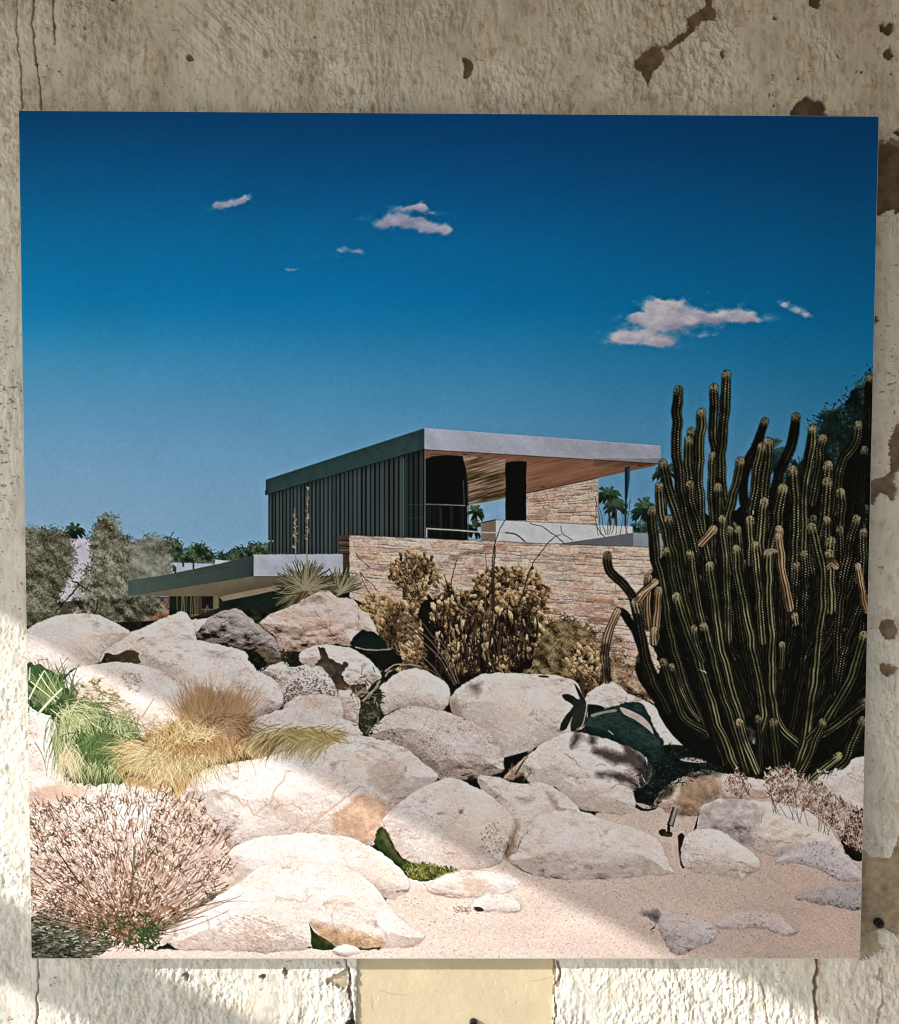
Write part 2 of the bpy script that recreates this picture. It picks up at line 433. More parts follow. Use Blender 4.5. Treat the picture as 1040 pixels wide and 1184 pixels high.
cloud([(252, 237, 7, 4.5, 1), (262, 236, 9, 3.6, 1), (273, 233, 9, 4, 1), (284, 230, 8, 4.3, 1)], [(243, 241, 10, 3, .4), (296, 232, 14, 2, .12)],
      'small cloud alone at the upper left of the printed sky', 100, C(160, 158, 172))
cloud([(440, 259, 14, 6.5, 1), (460, 252, 20, 8, 1.1), (480, 258, 22, 7, 1.1), (500, 264, 20, 6.0, 1), (514, 268, 10, 4.5, .9), (470, 240, 18, 3.4, .9), (487, 238, 10, 6, 1), (500, 246, 9, 2.4, .7)],
      [(424, 252, 12, 5, .4), (505, 247, 14, 3, .45), (455, 240, 10, 3, .6), (410, 264, 14, 3, .15)], 'wide double-topped cloud above the roof of the printed house', 110, C(165, 158, 172))
cloud([(397, 288.5, 6.5, 3.4, .8), (412, 291, 9, 3.4, .9)], [(393, 296, 7, 2.5, .3), (362, 297, 9, 2, .25)], 'tiny puff of cloud under the wide double-topped cloud', 120, C(112, 132, 160))
cloud([(334, 311.5, 5, 2.2, .7), (341, 311, 6, 2.2, .75)], [(344, 310, 12, 2.4, .4)], 'faintest wisp of cloud in the printed sky', 130, C(92, 128, 160))
cloud([(756, 353, 14, 8, 1), (776, 352, 24, 8, 1.1), (740, 366, 14, 6, 1), (762, 372, 36, 12, 1.1), (790, 368, 28, 11, 1.1), (722, 390, 18, 6, 1), (744, 390, 30, 9, 1), (765, 396, 18, 6, .9), (828, 367, 26, 8.5, 1), (855, 364, 20, 9, 1.05), (866, 369, 16, 6, .9), (812, 388, 16, 4, .65)],
      [(708, 395, 12, 3.5, .7), (715, 367, 8, 4, .6), (712, 380, 8, 3, .25), (886, 367, 14, 5, .55), (820, 352, 10, 3, .3), (783, 399, 20, 4, .4), (694, 393, 12, 4, .2)],
      'largest and brightest cloud low above the cactus', 140, C(182, 171, 172), C(136, 128, 142))
cloud([(908, 352, 7, 3.4, .85), (920, 358, 10, 4.0, .85), (932, 364, 8, 3.6, .85)], [(903, 348, 6, 3, .4)], 'slanting streak of cloud beside the largest cloud', 150, C(158, 150, 165))

# ------------------------------------------------------------------ far trees, palms and white walls
def palm(x, y, r, label, seed, trunk=None, col=None):
    pid = part('palm_tree', None, label); q = np.random.default_rng(seed)
    col = col or [C(10, 22, 18), C(26, 44, 32), C(52, 74, 52), C(84, 104, 74)]
    if trunk: line([(x, y), trunk], C(38, 34, 26), 2.2, pid, 1, ids=True)
    n = int(15 + r * .7)
    th = q.uniform(-np.pi, np.pi, n); L = r * q.uniform(.65, 1.05, n)
    for k in range(n):
        ex, ey = x + np.cos(th[k]) * L[k], y + np.sin(th[k]) * L[k] * .85 + .25 * L[k] * abs(np.cos(th[k]))
        m = 14; t = np.linspace(.15, 1, m)
        bx = x + (ex - x) * t; by = y + (ey - y) * t - .18 * L[k] * np.sin(np.pi * t) * abs(np.cos(th[k]))
        bl = ramp(np.clip(.35 - .35 * np.sin(th[k]) + q.normal(0, .15, m), 0, 1), col)
        for sgn in (-1, 1):
            a = th[k] + sgn * q.uniform(.4, .9)
            strokes(bx, by, bx + np.cos(a) * r * .2, by + np.sin(a) * r * .2 + r * .08, bl, .8, 0, 1, pid, wgt=.5)
    return pid

t_far = part('tree', None, 'dark feathery tree rising behind the cactus at the right edge of the print')
foliage([(945, 488), (955, 472), (975, 466), (985, 450), (996, 442), (1010, 440), (1012, 640), (930, 640), (925, 585), (940, 540)], 5200, [C(4, 10, 10), C(10, 22, 20), C(20, 40, 34), C(40, 66, 54)], t_far, 21, 3, 4.0, 16, base=C(9, 19, 17), width=1.0)
foliage([(935, 495), (950, 478), (966, 480), (972, 500), (955, 512)], 260, [C(8, 20, 20), C(22, 42, 38)], t_far, 22, 3, 2.5)
foliage([(912, 540), (930, 530), (945, 555), (940, 640), (905, 640), (900, 590)], 1500, [C(6, 12, 11), C(16, 30, 26), C(34, 56, 46)], t_far, 23, 3, 3.0, 12, base=C(10, 20, 17))
for k in range(9):
    x_, y_ = 955 + rng.uniform(-10, 40), 600
    line([(x_, y_), (x_ + rng.uniform(-6, 10), 560), (x_ + rng.uniform(-10, 18), 480)], C(18, 18, 14), .9, None)
palm(889, 525, 27, 'fan palm showing between the cactus columns', 31, (889, 640), [C(8, 22, 22), C(22, 44, 40), C(44, 68, 58), C(70, 90, 76)])
palm(703, 572, 14, 'small palm to the right of the upper stone wall', 32, (706, 612))
palm(712, 586, 13, 'second small palm crowding the one by the stone wall', 33, (713, 612))
palm(746, 588, 16, 'palm between the house and the cactus', 34, (747, 635))
palm(770, 545, 14, 'dark palm crown touching the end of the roof', 35, (772, 640))
foliage([(735, 605), (760, 602), (772, 612), (770, 620), (732, 618)], 420, [C(14, 28, 20), C(36, 56, 38), C(62, 80, 54)], part('shrub', None, 'green shrub top above the grey parapet end'), 36, 3, 2)
far = part('tree', None, 'row of dark green treetops behind the low canopy')
for k, (pts, n) in enumerate([([(196, 650), (194, 628), (202, 622), (210, 628), (218, 640), (218, 651)], 420), ([(216, 651), (218, 634), (230, 628), (242, 633), (247, 651)], 420), ([(246, 650), (252, 640), (260, 639), (268, 648), (266, 652)], 220),
                              ([(262, 648), (268, 636), (282, 633), (288, 640), (290, 648)], 300), ([(284, 644), (288, 630), (298, 627), (312, 633), (316, 645)], 420), ([(191, 640), (193, 620), (197, 620), (198, 640)], 80)]):
    foliage(pts, n, [C(8, 20, 14), C(24, 42, 28), C(48, 66, 42), C(84, 94, 62)], far, 40 + k, 2.6, 1.6, 8, base=C(22, 36, 24))
palm(87, 613, 11, 'tiny palm crown over the white wall behind the olive trees', 47)
ww = part('white_wall', None, 'white garden wall glimpsed between the grey-green trees')
flat([(66, 622), (157, 626), (157, 660), (120, 735), (40, 735), (60, 660)], C(176, 171, 178), ww, 1, grain=.05)
flat([(190, 650), (246, 652), (246, 658), (188, 666)], C(150, 158, 172), ww)
flat([(249, 646.8), (267, 648.5), (256, 653), (249, 653)], C(172, 178, 186), ww)
for x_, y_ in ((203, 660), (212, 652.5), (224, 656), (201, 658)): flat([(x_ - 1, y_ - 5), (x_ + 1, y_ - 5), (x_ + 1, y_ + 3), (x_ - 1, y_ + 3)], C(40, 44, 52))
flat([(40, 700), (215, 690), (230, 735), (40, 740)], C(70, 66, 52), None, 2)

OLV = [C(24, 24, 14), C(54, 52, 36), C(88, 85, 66), C(118, 115, 98), C(148, 146, 132)]
ol = part('olive_tree', None, 'grey-green tree cut by the left edge of the print')
foliage([(26, 618), (45, 613), (62, 612), (80, 620), (86, 640), (82, 665), (70, 690), (72, 720), (52, 724), (26, 730)], 9000, OLV, ol, 61, 1.9, 3.0, 16, contrast=.6, base=C(44, 44, 31), width=.8)
ol2 = part('olive_tree', None, 'tallest grey-green tree with gaps showing the white wall')
foliage([(108, 640), (112, 605), (122, 597), (133, 600), (138, 616), (152, 626), (156, 650), (152, 680), (148, 712), (134, 716), (112, 712), (104, 690), (116, 668)], 8500, OLV, ol2, 62, 1.9, 3.2, 15, contrast=.65, base=C(40, 40, 28), width=.8)
foliage([(98, 660), (112, 650), (116, 680), (104, 706), (86, 706), (86, 690)], 900, OLV, ol2, 63, 2.8, 3.0, 10)
for p_ in ([(66, 706), (80, 690), (92, 676), (84, 672)], [(110, 712), (114, 690), (116, 670), (122, 640)], [(92, 676), (106, 684)], [(118, 672), (130, 668), (142, 662)]): line(p_, C(30, 27, 20), 1.6, None, jit=.8)
foliage([(104, 625), (116, 618), (140, 640), (140, 690), (112, 690), (112, 655)], 1500, OLV[1:], ol2, 64, 2.6, 2.4, 9)
ol3 = part('olive_tree', None, 'rounder grey tree touching the tip of the low canopy')
foliage([(154, 650), (160, 628), (178, 622), (192, 628), (197, 650), (190, 664), (150, 672)], 5200, [C(44, 46, 36), C(84, 84, 70), C(118, 117, 104), C(146, 145, 134)], ol3, 65, 1.9, 3.0, 14, contrast=.55, base=C(66, 66, 52), width=.8)
sh = part('shrub', None, 'grey scrub under the tip of the low canopy')
foliage([(120, 700), (140, 690), (170, 688), (190, 694), (200, 712), (178, 722), (150, 732), (120, 724)], 3600, [C(30, 32, 22), C(66, 66, 50), C(100, 98, 80), C(130, 127, 110)], sh, 66, 2.0, 2.2, 10, contrast=.7, base=C(44, 43, 30), width=.8)
foliage([(188, 700), (196, 691), (208, 694), (210, 708), (196, 714)], 520, [C(70, 50, 38), C(116, 92, 78), C(150, 126, 110)], sh, 67, 2.6, 1.6, 7, base=C(84, 64, 52))
foliage([(166, 722), (178, 713), (192, 708), (196, 714), (180, 724)], 260, [C(110, 66, 40), C(140, 92, 62), C(160, 116, 86)], sh, 68, 2.2, 1, 7)
# ------------------------------------------------------------------ the printed house
HOUSE = part('house', None, 'low flat-roofed modern house with dark green siding and pale stone walls')
def hp(name, label=None): return part(name, HOUSE, label)

def stone(pts, pid, ytop, ybot, seed, rowh=(3.2, 8.0), stw=(9, 46), base=C(184, 157, 141), dark=C(76, 56, 46), contrast=1.0, yref=(600, 780)):
    """coursed rough stone between two course lines ytop(x) and ybot(x)"""
    s, d = sdf(pts, 1); X, Y = XX[s], YY[s]
    q = np.random.default_rng(seed)
    yt, yb = np.interp(X, *ytop), np.interp(X, *ybot)
    H = np.median(yb - yt)
    v = (Y - yt) / (yb - yt) * H + .9 * noise(X, Y, 11, seed, 1.8) + .5 * noise(X, Y, 3.5, seed + 1, 1.6)
    hs = [0]
    while hs[-1] < H + 6: hs.append(hs[-1] + q.uniform(*rowh))
    hs = np.array(hs); row = np.clip(np.searchsorted(hs, v) - 1, 0, len(hs) - 2)
    fv = (v - hs[row]) / (hs[row + 1] - hs[row]); hh = hs[row + 1] - hs[row]
    off = q.uniform(0, 1000, len(hs) + 1)
    col_ = np.zeros(X.shape + (3,), np.float32); edge = np.zeros(X.shape, np.float32); bott = np.zeros_like(edge)
    for r in range(len(hs) - 1):
        m = row == r
        if not m.any(): continue
        xs = [0]
        while xs[-1] < 460: xs.append(xs[-1] + q.uniform(*stw) * (1 if q.random() < .75 else .45))
        xs = np.array(xs); xq = X[m] - 390 + off[r] % 30 + .8 * noise(X[m], Y[m], 4, seed + 2)
        i = np.clip(np.searchsorted(xs, xq) - 1, 0, len(xs) - 2)
        val = q.normal(1, .065 * contrast, len(xs)); rust = (q.random(len(xs)) < .07) * q.uniform(.2, .8, len(xs)); pink = q.normal(-.01, .025, len(xs))
        bw = q.random(len(xs)) * 1.0
        cc = base[None] * val[i][:, None] * (1 + np.stack([pink[i] * .6, -pink[i] * .3, -pink[i]], 1))
        cc = cc * (1 - rust[i][:, None]) + C(150, 108, 84) * rust[i][:, None]
        col_[m] = cc
        e = np.minimum(xq - xs[i], xs[i + 1] - xq)
        edge[m] = np.clip(1 - e / .8, 0, 1) * .8 * (q.random(len(xs)) < .6)[i]
        thick = .5 + 1.5 * bw[i]
        bott[m] = np.clip(1 - (1 - fv[m]) * hh[m] / thick, 0, 1) * (.35 + .6 * bw[i])
    brk = np.clip(.75 + .9 * fbm(X, Y, 9, seed + 4, 3, 2.2, .8), 0, 1.15)
    hi = np.clip(1 - fv * hh / 1.4, 0, 1) * .13
    tex = 1 + .13 * contrast * fbm(X, Y, 8, seed + 5, 4, 2.0, .6) + .09 * fbm(X, Y, 2.2, seed + 6, 2, 1.5, .8) + hi + .03 * GRAIN[s]
    col_ = col_ * tex[..., None]
    gou = np.clip(fbm(X, Y, 8, seed + 7, 4, 2.6, .55) - .30, 0, 1) * 1.6 * contrast
    k = np.clip(np.maximum(np.maximum(bott * brk, edge * .55 * brk), gou * .75), 0, .92)[..., None]
    col_ = col_ * (1 - k) + dark * k
    lay(s, np.clip(.5 - d / .7, 0, 1), col_, pid)

# upper storey: soffit first, then what hangs under it
sof = hp('soffit', 'brown timber soffit under the upper roof')
s, d = flat([(491, 518), (520, 518.5), (764, 534), (757, 538.5), (609, 570.5), (541, 584.5), (491, 600)], C(112, 76, 56), sof)
X, Y = XX[s], YY[s]
g1 = fbm(X, (Y + .23 * X), 2.3, 201, 3, 14, .8); dk = np.clip((X - 690) / 60, 0, 1) * .18
col0 = C(116, 80, 60) * (1 + .12 * g1 - dk - .10 * np.clip((540 - Y) / 20, 0, 1))[..., None]
lay(s, np.clip(.5 - d / .7, 0, 1), col0, sof)
refl = hp('glazing', 'glazing that mirrors the timber soffit')
s, d = flat([(536, 527), (584.5, 531), (584.5, 576.5), (541, 585), (538, 560)], C(112, 90, 70), refl)
X, Y = XX[s], YY[s]
st = fbm(X, Y + .28 * X, 2.6, 204, 3, 9, .55)
br = np.clip(.5 + .9 * st + .25 * np.clip((552 - Y) / 18, -1, 1) , 0, 1)
lay(s, np.clip(.5 - d / .7, 0, 1), ramp(br * .8 + .1, [C(44, 34, 20), C(82, 65, 44), C(120, 95, 74), C(150, 126, 106)]), refl)
op = hp('opening', 'strip of blue sky and palm seen through the house')
flat([(541, 584.6), (584.5, 576.2), (584.5, 602.5), (557, 605), (557, 625), (541, 625)], C(112, 146, 172), op)
palm(550, 592, 11, 'palm framed by the opening under the soffit', 212, (551, 612), [C(8, 16, 10), C(28, 40, 26), C(60, 74, 50), C(92, 102, 76)])
palm(548, 610, 12, 'low fronds at the foot of the framed opening', 213, None, [C(8, 16, 10), C(22, 32, 20), C(48, 58, 40), C(80, 88, 68)])
dk = hp('dark_interior', 'black interior behind the sliding glass')
s, d = flat([(491.5, 531), (500, 527.5), (520, 526), (535, 527.5), (539, 545), (540, 562), (541, 625), (491.5, 625)], C(7, 8, 6), dk, 1, grain=0)
X, Y = XX[s], YY[s]
lay(s, np.clip(.5 - d / 2.0, 0, 1) * np.clip((Y - 583.5) / 2, 0, 1) * np.clip(.18 + .5 * noise(X, Y * 0, 3.2, 215), 0, 1), C(34, 38, 34))
line([(492, 583), (538, 584.5)], C(112, 110, 106), .9)
line([(536, 556), (537, 584)], C(78, 78, 76), .7); line([(541.5, 560), (541.5, 624)], C(62, 70, 66), .9)
line([(534, 528), (539, 548), (540.5, 584)], C(20, 18, 14), 2.0)
line([(498, 525), (532, 527)], C(64, 44, 30), .8)
line([(510, 590), (511, 612)], C(40, 42, 38), .6)
# green siding
sid = hp('siding', 'dark green vertical metal siding of the upper storey')
s, d = flat([(310.5, 570), (491.5, 518), (491.5, 625), (404, 640), (310.5, 644)], C(46, 62, 60), sid)
X, Y = XX[s], YY[s]
k = (X - 310.5); ph = k / (3.9 + .0052 * k)                       # slats widen towards the near corner
f = ph - np.floor(ph); rnd_ = np.random.default_rng(220).random(80).astype(np.float32)[np.clip(ph.astype(int), 0, 79)]
v = np.where(f < .30, .25, np.where(f < .42, .62, 1.0)) * (.84 + .26 * rnd_)
v = v * (1 + .05 * fbm(X, Y, 40, 221, 3, .2, 2)) * np.where(X > 467, .72, 1.0)
v = v * np.interp(Y - (570 - .287 * (X - 310.5)), [0, 5, 12], [.62, .85, 1.0])
c = C(50, 61, 60) * v[..., None]
lay(s, np.clip(.5 - d / .7, 0, 1), c, sid)
for xx_, a_ in ((467, .9), (471, .3), (477.5, .5), (484, .5)): line([(xx_, 530), (xx_, 620)], C(72, 88, 86) if xx_ == 467 else C(14, 20, 20), .9, alpha=a_)
line([(472, 583), (490, 584)], C(86, 92, 90), .6, alpha=.5); line([(470, 600), (488, 598)], C(66, 74, 72), .6, alpha=.5)
line([(491.6, 519), (491.6, 624)], C(92, 96, 92), 1.1)
line([(466.6, 530), (466.6, 620)], C(72, 84, 82), .9)
for p_ in ((311.5, 625.5), (315.5, 625.6)): flat([(p_[0] - .8, p_[1] - .7), (p_[0] + .8, p_[1] - .7), (p_[0] + .8, p_[1] + .7), (p_[0] - .8, p_[1] + .7)], C(170, 178, 180))
# upper roof faces
rf = hp('roof_fascia', 'dark green shaded face of the upper roof edge')
flat([(307.5, 554.6), (491, 495), (491, 519), (307.5, 572)], C(37, 55, 55), rf, grain=.06)
flat([(306.8, 567), (309.5, 567), (309.5, 572.4), (306.8, 572.4)], C(26, 42, 42))
line([(307.5, 572.2), (491, 519.2)], C(12, 20, 20), .9, alpha=.8)
line([(307.5, 554.9), (491, 495.3)], C(70, 92, 94), .7, alpha=.6)
rf2 = hp('roof_fascia', 'long sunlit grey face of the upper roof edge')
s, d = flat([(491, 495), (764, 515.6), (764, 536), (491, 519.6)], C(140, 141, 150), rf2)
X, Y = XX[s], YY[s]
lay(s, np.clip(.5 - d / .7, 0, 1), C(141, 142, 151) * (1 + .07 * fbm(X - Y * .7, Y, 18, 231, 4, 1, 1.6) + .03 * fbm(X, Y, 3, 232, 3) + .05 * np.clip((640 - X) / 150, -1, 1))[..., None], rf2)
line([(491, 519.8), (764, 536.2)], C(30, 22, 18), .9, alpha=.7)
line([(491, 495.2), (764, 515.8)], C(168, 168, 174), .7, alpha=.6)
for x_, y_ in ((537.5, 525), (741, 538.4), (628, 563)): flat([(x_ - 3, y_ - .6), (x_ + 3, y_ - .4), (x_ + 3, y_ + .6), (x_ - 3, y_ + .4)], C(34, 20, 14))
dc = hp('dark_column', 'black pier beside the upper stone wall')
flat([(584.5, 535), (593, 533.4), (608.8, 533.2), (608.8, 602), (584.5, 602)], C(7, 6, 6), dc, wob=.4)
up_ = hp('stone_wall', 'upper pale stone wall under the roof')
stone([(609, 570), (692, 552.3), (692, 607.5), (609, 604)], up_, ([600, 700], [568, 552]), ([600, 700], [604, 608]), 240, (2.6, 5.2), (8, 30), C(174, 147, 128), contrast=.6)
line([(608, 570.6), (692, 552.6)], C(30, 18, 14), 1.2, alpha=.8)
lay(*(lambda t: (t[0], np.clip(.5 - t[1] / 1.5, 0, 1) * .22))(sdf([(687, 540), (764, 537), (764, 530), (687, 530)], 1)), C(40, 26, 18))
cl = hp('steel_post', 'slim dark post under the far roof corner')
flat([(722.8, 540.5), (728.6, 539), (728.4, 552), (725, 580), (724.4, 608), (722.8, 608)], C(20, 30, 38), cl)
flat([(725.6, 541), (728.6, 540.4), (728, 556), (725.6, 575)], C(34, 62, 76))
pp = hp('parapet', 'white rendered parapet over the stone wall')
flat([(573.5, 601.4), (609, 602.4), (692, 607), (731.8, 608.8), (731.8, 617), (652, 629), (573.5, 626)], C(172, 172, 172), pp, grain=.025)
flat([(557, 605), (573.6, 601.2), (573.6, 626), (557, 625)], C(112, 92, 78), pp); line([(556.6, 604.6), (573.6, 600.9)], C(18, 16, 16), 1.2)
line([(573, 601.2), (692, 606.8)], C(54, 46, 42), .7, alpha=.6)
rp = hp('ramp_wall', 'grey wedge of wall to the right of the white parapet')
flat([(640, 629.6), (690, 622.4), (732.5, 616), (732.5, 632), (652, 630.5)], C(86, 88, 90), rp)
flat([(732.5, 616), (780, 617), (780, 634), (732.5, 631.6)], C(118, 121, 126), rp)
for a in range(10):
    x_ = 690 + a * 4.2 + rng.uniform(-1, 1)
    line([(x_ + rng.uniform(-3, 3), 618), (x_ + rng.uniform(-2, 2), 600), (x_ + rng.uniform(-6, 6), 585 - rng.uniform(0, 16))], C(66, 54, 48), .8, jit=.8, alpha=.85)
rl = hp('railing', 'thin pale railing along the terrace')
line([(493.6, 623), (493.6, 611), (530, 613.2), (560, 615.6), (585, 616)], C(156, 156, 150), 1.5, rl, 1, ids=True)
line([(556.5, 605), (556.5, 625)], C(120, 118, 112), .8); line([(585, 616), (597, 618), (607, 626)], C(70, 66, 62), 1.6)
line([(494.5, 613), (541, 615.4)], C(30, 30, 28), .8, alpha=.7)

# the long stone wall
sw = hp('stone_wall', 'long rough stone wall below the terrace')
stone([(403, 618.8), (520, 624), (600, 627), (660, 630), (780, 633.5), (780, 830), (403, 760)], sw, ([400, 520, 780], [618.5, 623.5, 633]), ([400, 780], [740, 782]), 250, (3.2, 9.2), (8, 34), C(180, 153, 134), contrast=.6)
flat([(392, 619.6), (404.4, 618.6), (404.4, 694), (392, 694)], C(66, 50, 40), sw, wob=.5)
for y_ in (624, 631, 640): line([(392, y_), (404, y_ + .6)], C(28, 20, 16), 1, jit=.8)
for y_ in (627, 636): line([(393, y_), (403, y_ + .4)], C(112, 88, 72), 1.6, jit=.8, alpha=.7)
line([(404, 618.4), (520, 623.6), (640, 629), (780, 633)], C(72, 56, 46), .9, jit=.8, alpha=.7)
for p_ in ([(412, 640), (420, 650), (428, 656)], [(416, 662), (426, 672), (436, 682)]): line(p_, C(52, 38, 32), .9, jit=1)

# the low canopy on the left
ca = hp('canopy_shade', 'dark recess and windows under the low canopy')
flat([(196, 684), (262, 688), (404, 660), (404, 720), (360, 735), (196, 735)], C(26, 30, 20), ca, grain=.2)
flat([(260, 694), (330, 679), (352, 676), (352, 716), (270, 724)], C(16, 28, 20), ca, grain=.1)
flat([(226, 689), (254, 689), (254, 714), (226, 714)], C(56, 46, 32)); flat([(233.8, 689.5), (246.6, 689.5), (246.6, 704), (233.8, 704)], C(22, 20, 20))
line([(233.8, 704.5), (247, 704.5)], C(92, 84, 72), .9); line([(236, 712), (240, 700), (241, 706)], C(120, 96, 60), .7)
flat([(246.8, 688), (253, 687), (253, 716), (246.8, 714)], C(98, 92, 64), hp('timber_post'))
flat([(221.5, 710), (234, 710), (234, 722), (221.5, 720)], C(142, 92, 52), hp('wooden_box', 'small orange wooden box under the canopy'))
for x_ in (224, 227.5, 231): line([(x_, 710), (x_, 721)], C(92, 54, 28), .6)
for k in range(13):
    x_ = 205 + 1.9 * k + rng.uniform(-.6, .6)
    line([(x_, 718), (x_ + rng.uniform(-1.4, 2.2), 689)], [C(96, 96, 62), C(24, 28, 18), C(130, 130, 92)][k % 3], .9, alpha=.8)
un = hp('canopy_underside', 'olive brown underside of the low canopy')
s, d = flat([(149, 688.6), (220, 677), (293.5, 665.8), (322, 667), (404, 664), (404, 674), (330, 678.5), (258, 689), (200, 689.4)], C(98, 88, 68), un)
X, Y = XX[s], YY[s]
lay(s, np.clip(.5 - d / .8, 0, 1) * .55 * np.clip((X - 215) / 80, 0, 1) * np.clip((Y - 668 - (293 - X) * .16) / 14, 0, 1), C(62, 54, 40))
flat([(253.5, 690), (290, 682.5), (326, 676.5), (326, 681), (290, 689), (258, 695)], C(122, 110, 86), un)
cf = hp('canopy_fascia', 'dark grey-green tapering edge of the low canopy')
s, d = flat([(148.6, 671.6), (160, 669.6), (185, 666), (222, 658.6), (258, 651), (293.6, 642.2), (293.6, 666.2), (250, 673), (215, 678.6), (175, 685), (148.6, 689)], C(52, 64, 58), cf)
X, Y = XX[s], YY[s]
lay(s, np.clip(.5 - d / .8, 0, 1), ramp(np.clip((X - 150) / 150 + .12 * fbm(X, Y, 10, 262, 4), 0, 1), [C(66, 80, 72), C(56, 68, 60), C(44, 56, 54)]), cf)
cf2 = hp('canopy_fascia', 'bright pale grey end of the low canopy')
s, d = flat([(293.8, 642.2), (396.6, 641.4), (396.6, 666), (293.8, 666.3)], C(154, 155, 164), cf2)
X, Y = XX[s], YY[s]
lay(s, np.clip(.5 - d / .7, 0, 1), C(153, 154, 163) * (1 + .06 * fbm(X, Y, 16, 265, 4) + .02 * fbm(X, Y, 3, 266, 2))[..., None], cf2)
line([(294, 641.9), (396, 641.2)], C(176, 176, 180), 1.0, jit=.6); line([(294, 666.7), (396, 666.3)], C(50, 46, 40), .9)
for k in range(26):                                              # small roof planting along the canopy
    x_ = 296 + 3.9 * k; line([(x_, 641.5), (x_ + .8, 639.6)], C(120, 120, 112), .6, alpha=.6)
flat([(30, 724), (215, 716), (262, 700), (350, 712), (404, 690), (520, 745), (700, 755), (800, 800), (1010, 880), (1010, 1120), (30, 1120)], C(30, 31, 22), part('rock_gap', None, 'dark gaps and dead litter between the boulders'), 1, grain=.5, seed=300)
flat([(28, 900), (80, 900), (170, 900), (230, 900), (290, 975), (300, 1010), (235, 1060), (200, 1092), (110, 1094), (28, 1068)], LIT(238, 212, 195), None, 3, wob=3, grain=.12)
# ------------------------------------------------------------------ desert plants behind the boulders
def yucca(x, y, r, n, seed, label, lo=-3.3, hi=.2):
    pid = part('yucca', None, label); q = np.random.default_rng(seed)
    th = q.uniform(lo, hi, n); L = r * q.uniform(.6, 1.05, n); x0 = x + q.normal(0, 1.5, n); y0 = y + q.normal(0, 2, n)
    b = q.uniform(0, 1, n); o = np.argsort(b); th, L, b, x0, y0 = th[o], L[o], b[o], x0[o], y0[o]
    strokes(x0, y0, x + np.cos(th) * L, y + np.sin(th) * L + 2, ramp(b, [C(16, 16, 8), C(44, 41, 24), C(90, 82, 56), C(138, 129, 100)]), .75, q.normal(0, .05, n), 12, pid, wgt=.62)
    return pid
yu = yucca(392, 686, 32, 130, 501, 'second spiky rosette partly behind the pale wall end', -2.6, -.3)
yu = yucca(353, 682, 38, 330, 502, 'spiky rosette with two tall dried flower stalks', -3.9, .6)
for k in range(40):
    a = rng.uniform(1.3, 2.9); line([(353 + rng.normal(0, 2), 684), (353 + np.cos(a) * rng.uniform(14, 30), 684 + np.sin(a) * rng.uniform(16, 32))], [C(120, 96, 66), C(52, 44, 26), C(92, 72, 48)][k % 3], 1.2, yu, 1, ids=True, taper=.6)
for (bx, by, tx, ty, sd_) in ((354, 680, 356.4, 563, 1), (342.5, 678, 341, 588, 2)):
    line([(bx, by), ((bx + tx) / 2 + .4, (by + ty) / 2), (tx, ty)], C(126, 118, 100), 1.2, yu, 4, ids=True, taper=.4)
    for k in range(26):
        t = rng.uniform(.48, 1.0); x_ = bx + (tx - bx) * t; y_ = by + (ty - by) * t; s_ = rng.choice([-1, 1])
        line([(x_, y_), (x_ + s_ * rng.uniform(1, 3.6) * (1.5 - t), y_ - rng.uniform(.5, 2.5))], [C(150, 140, 118), C(96, 88, 66), C(110, 112, 70)][k % 3], 1.1, None, 1)

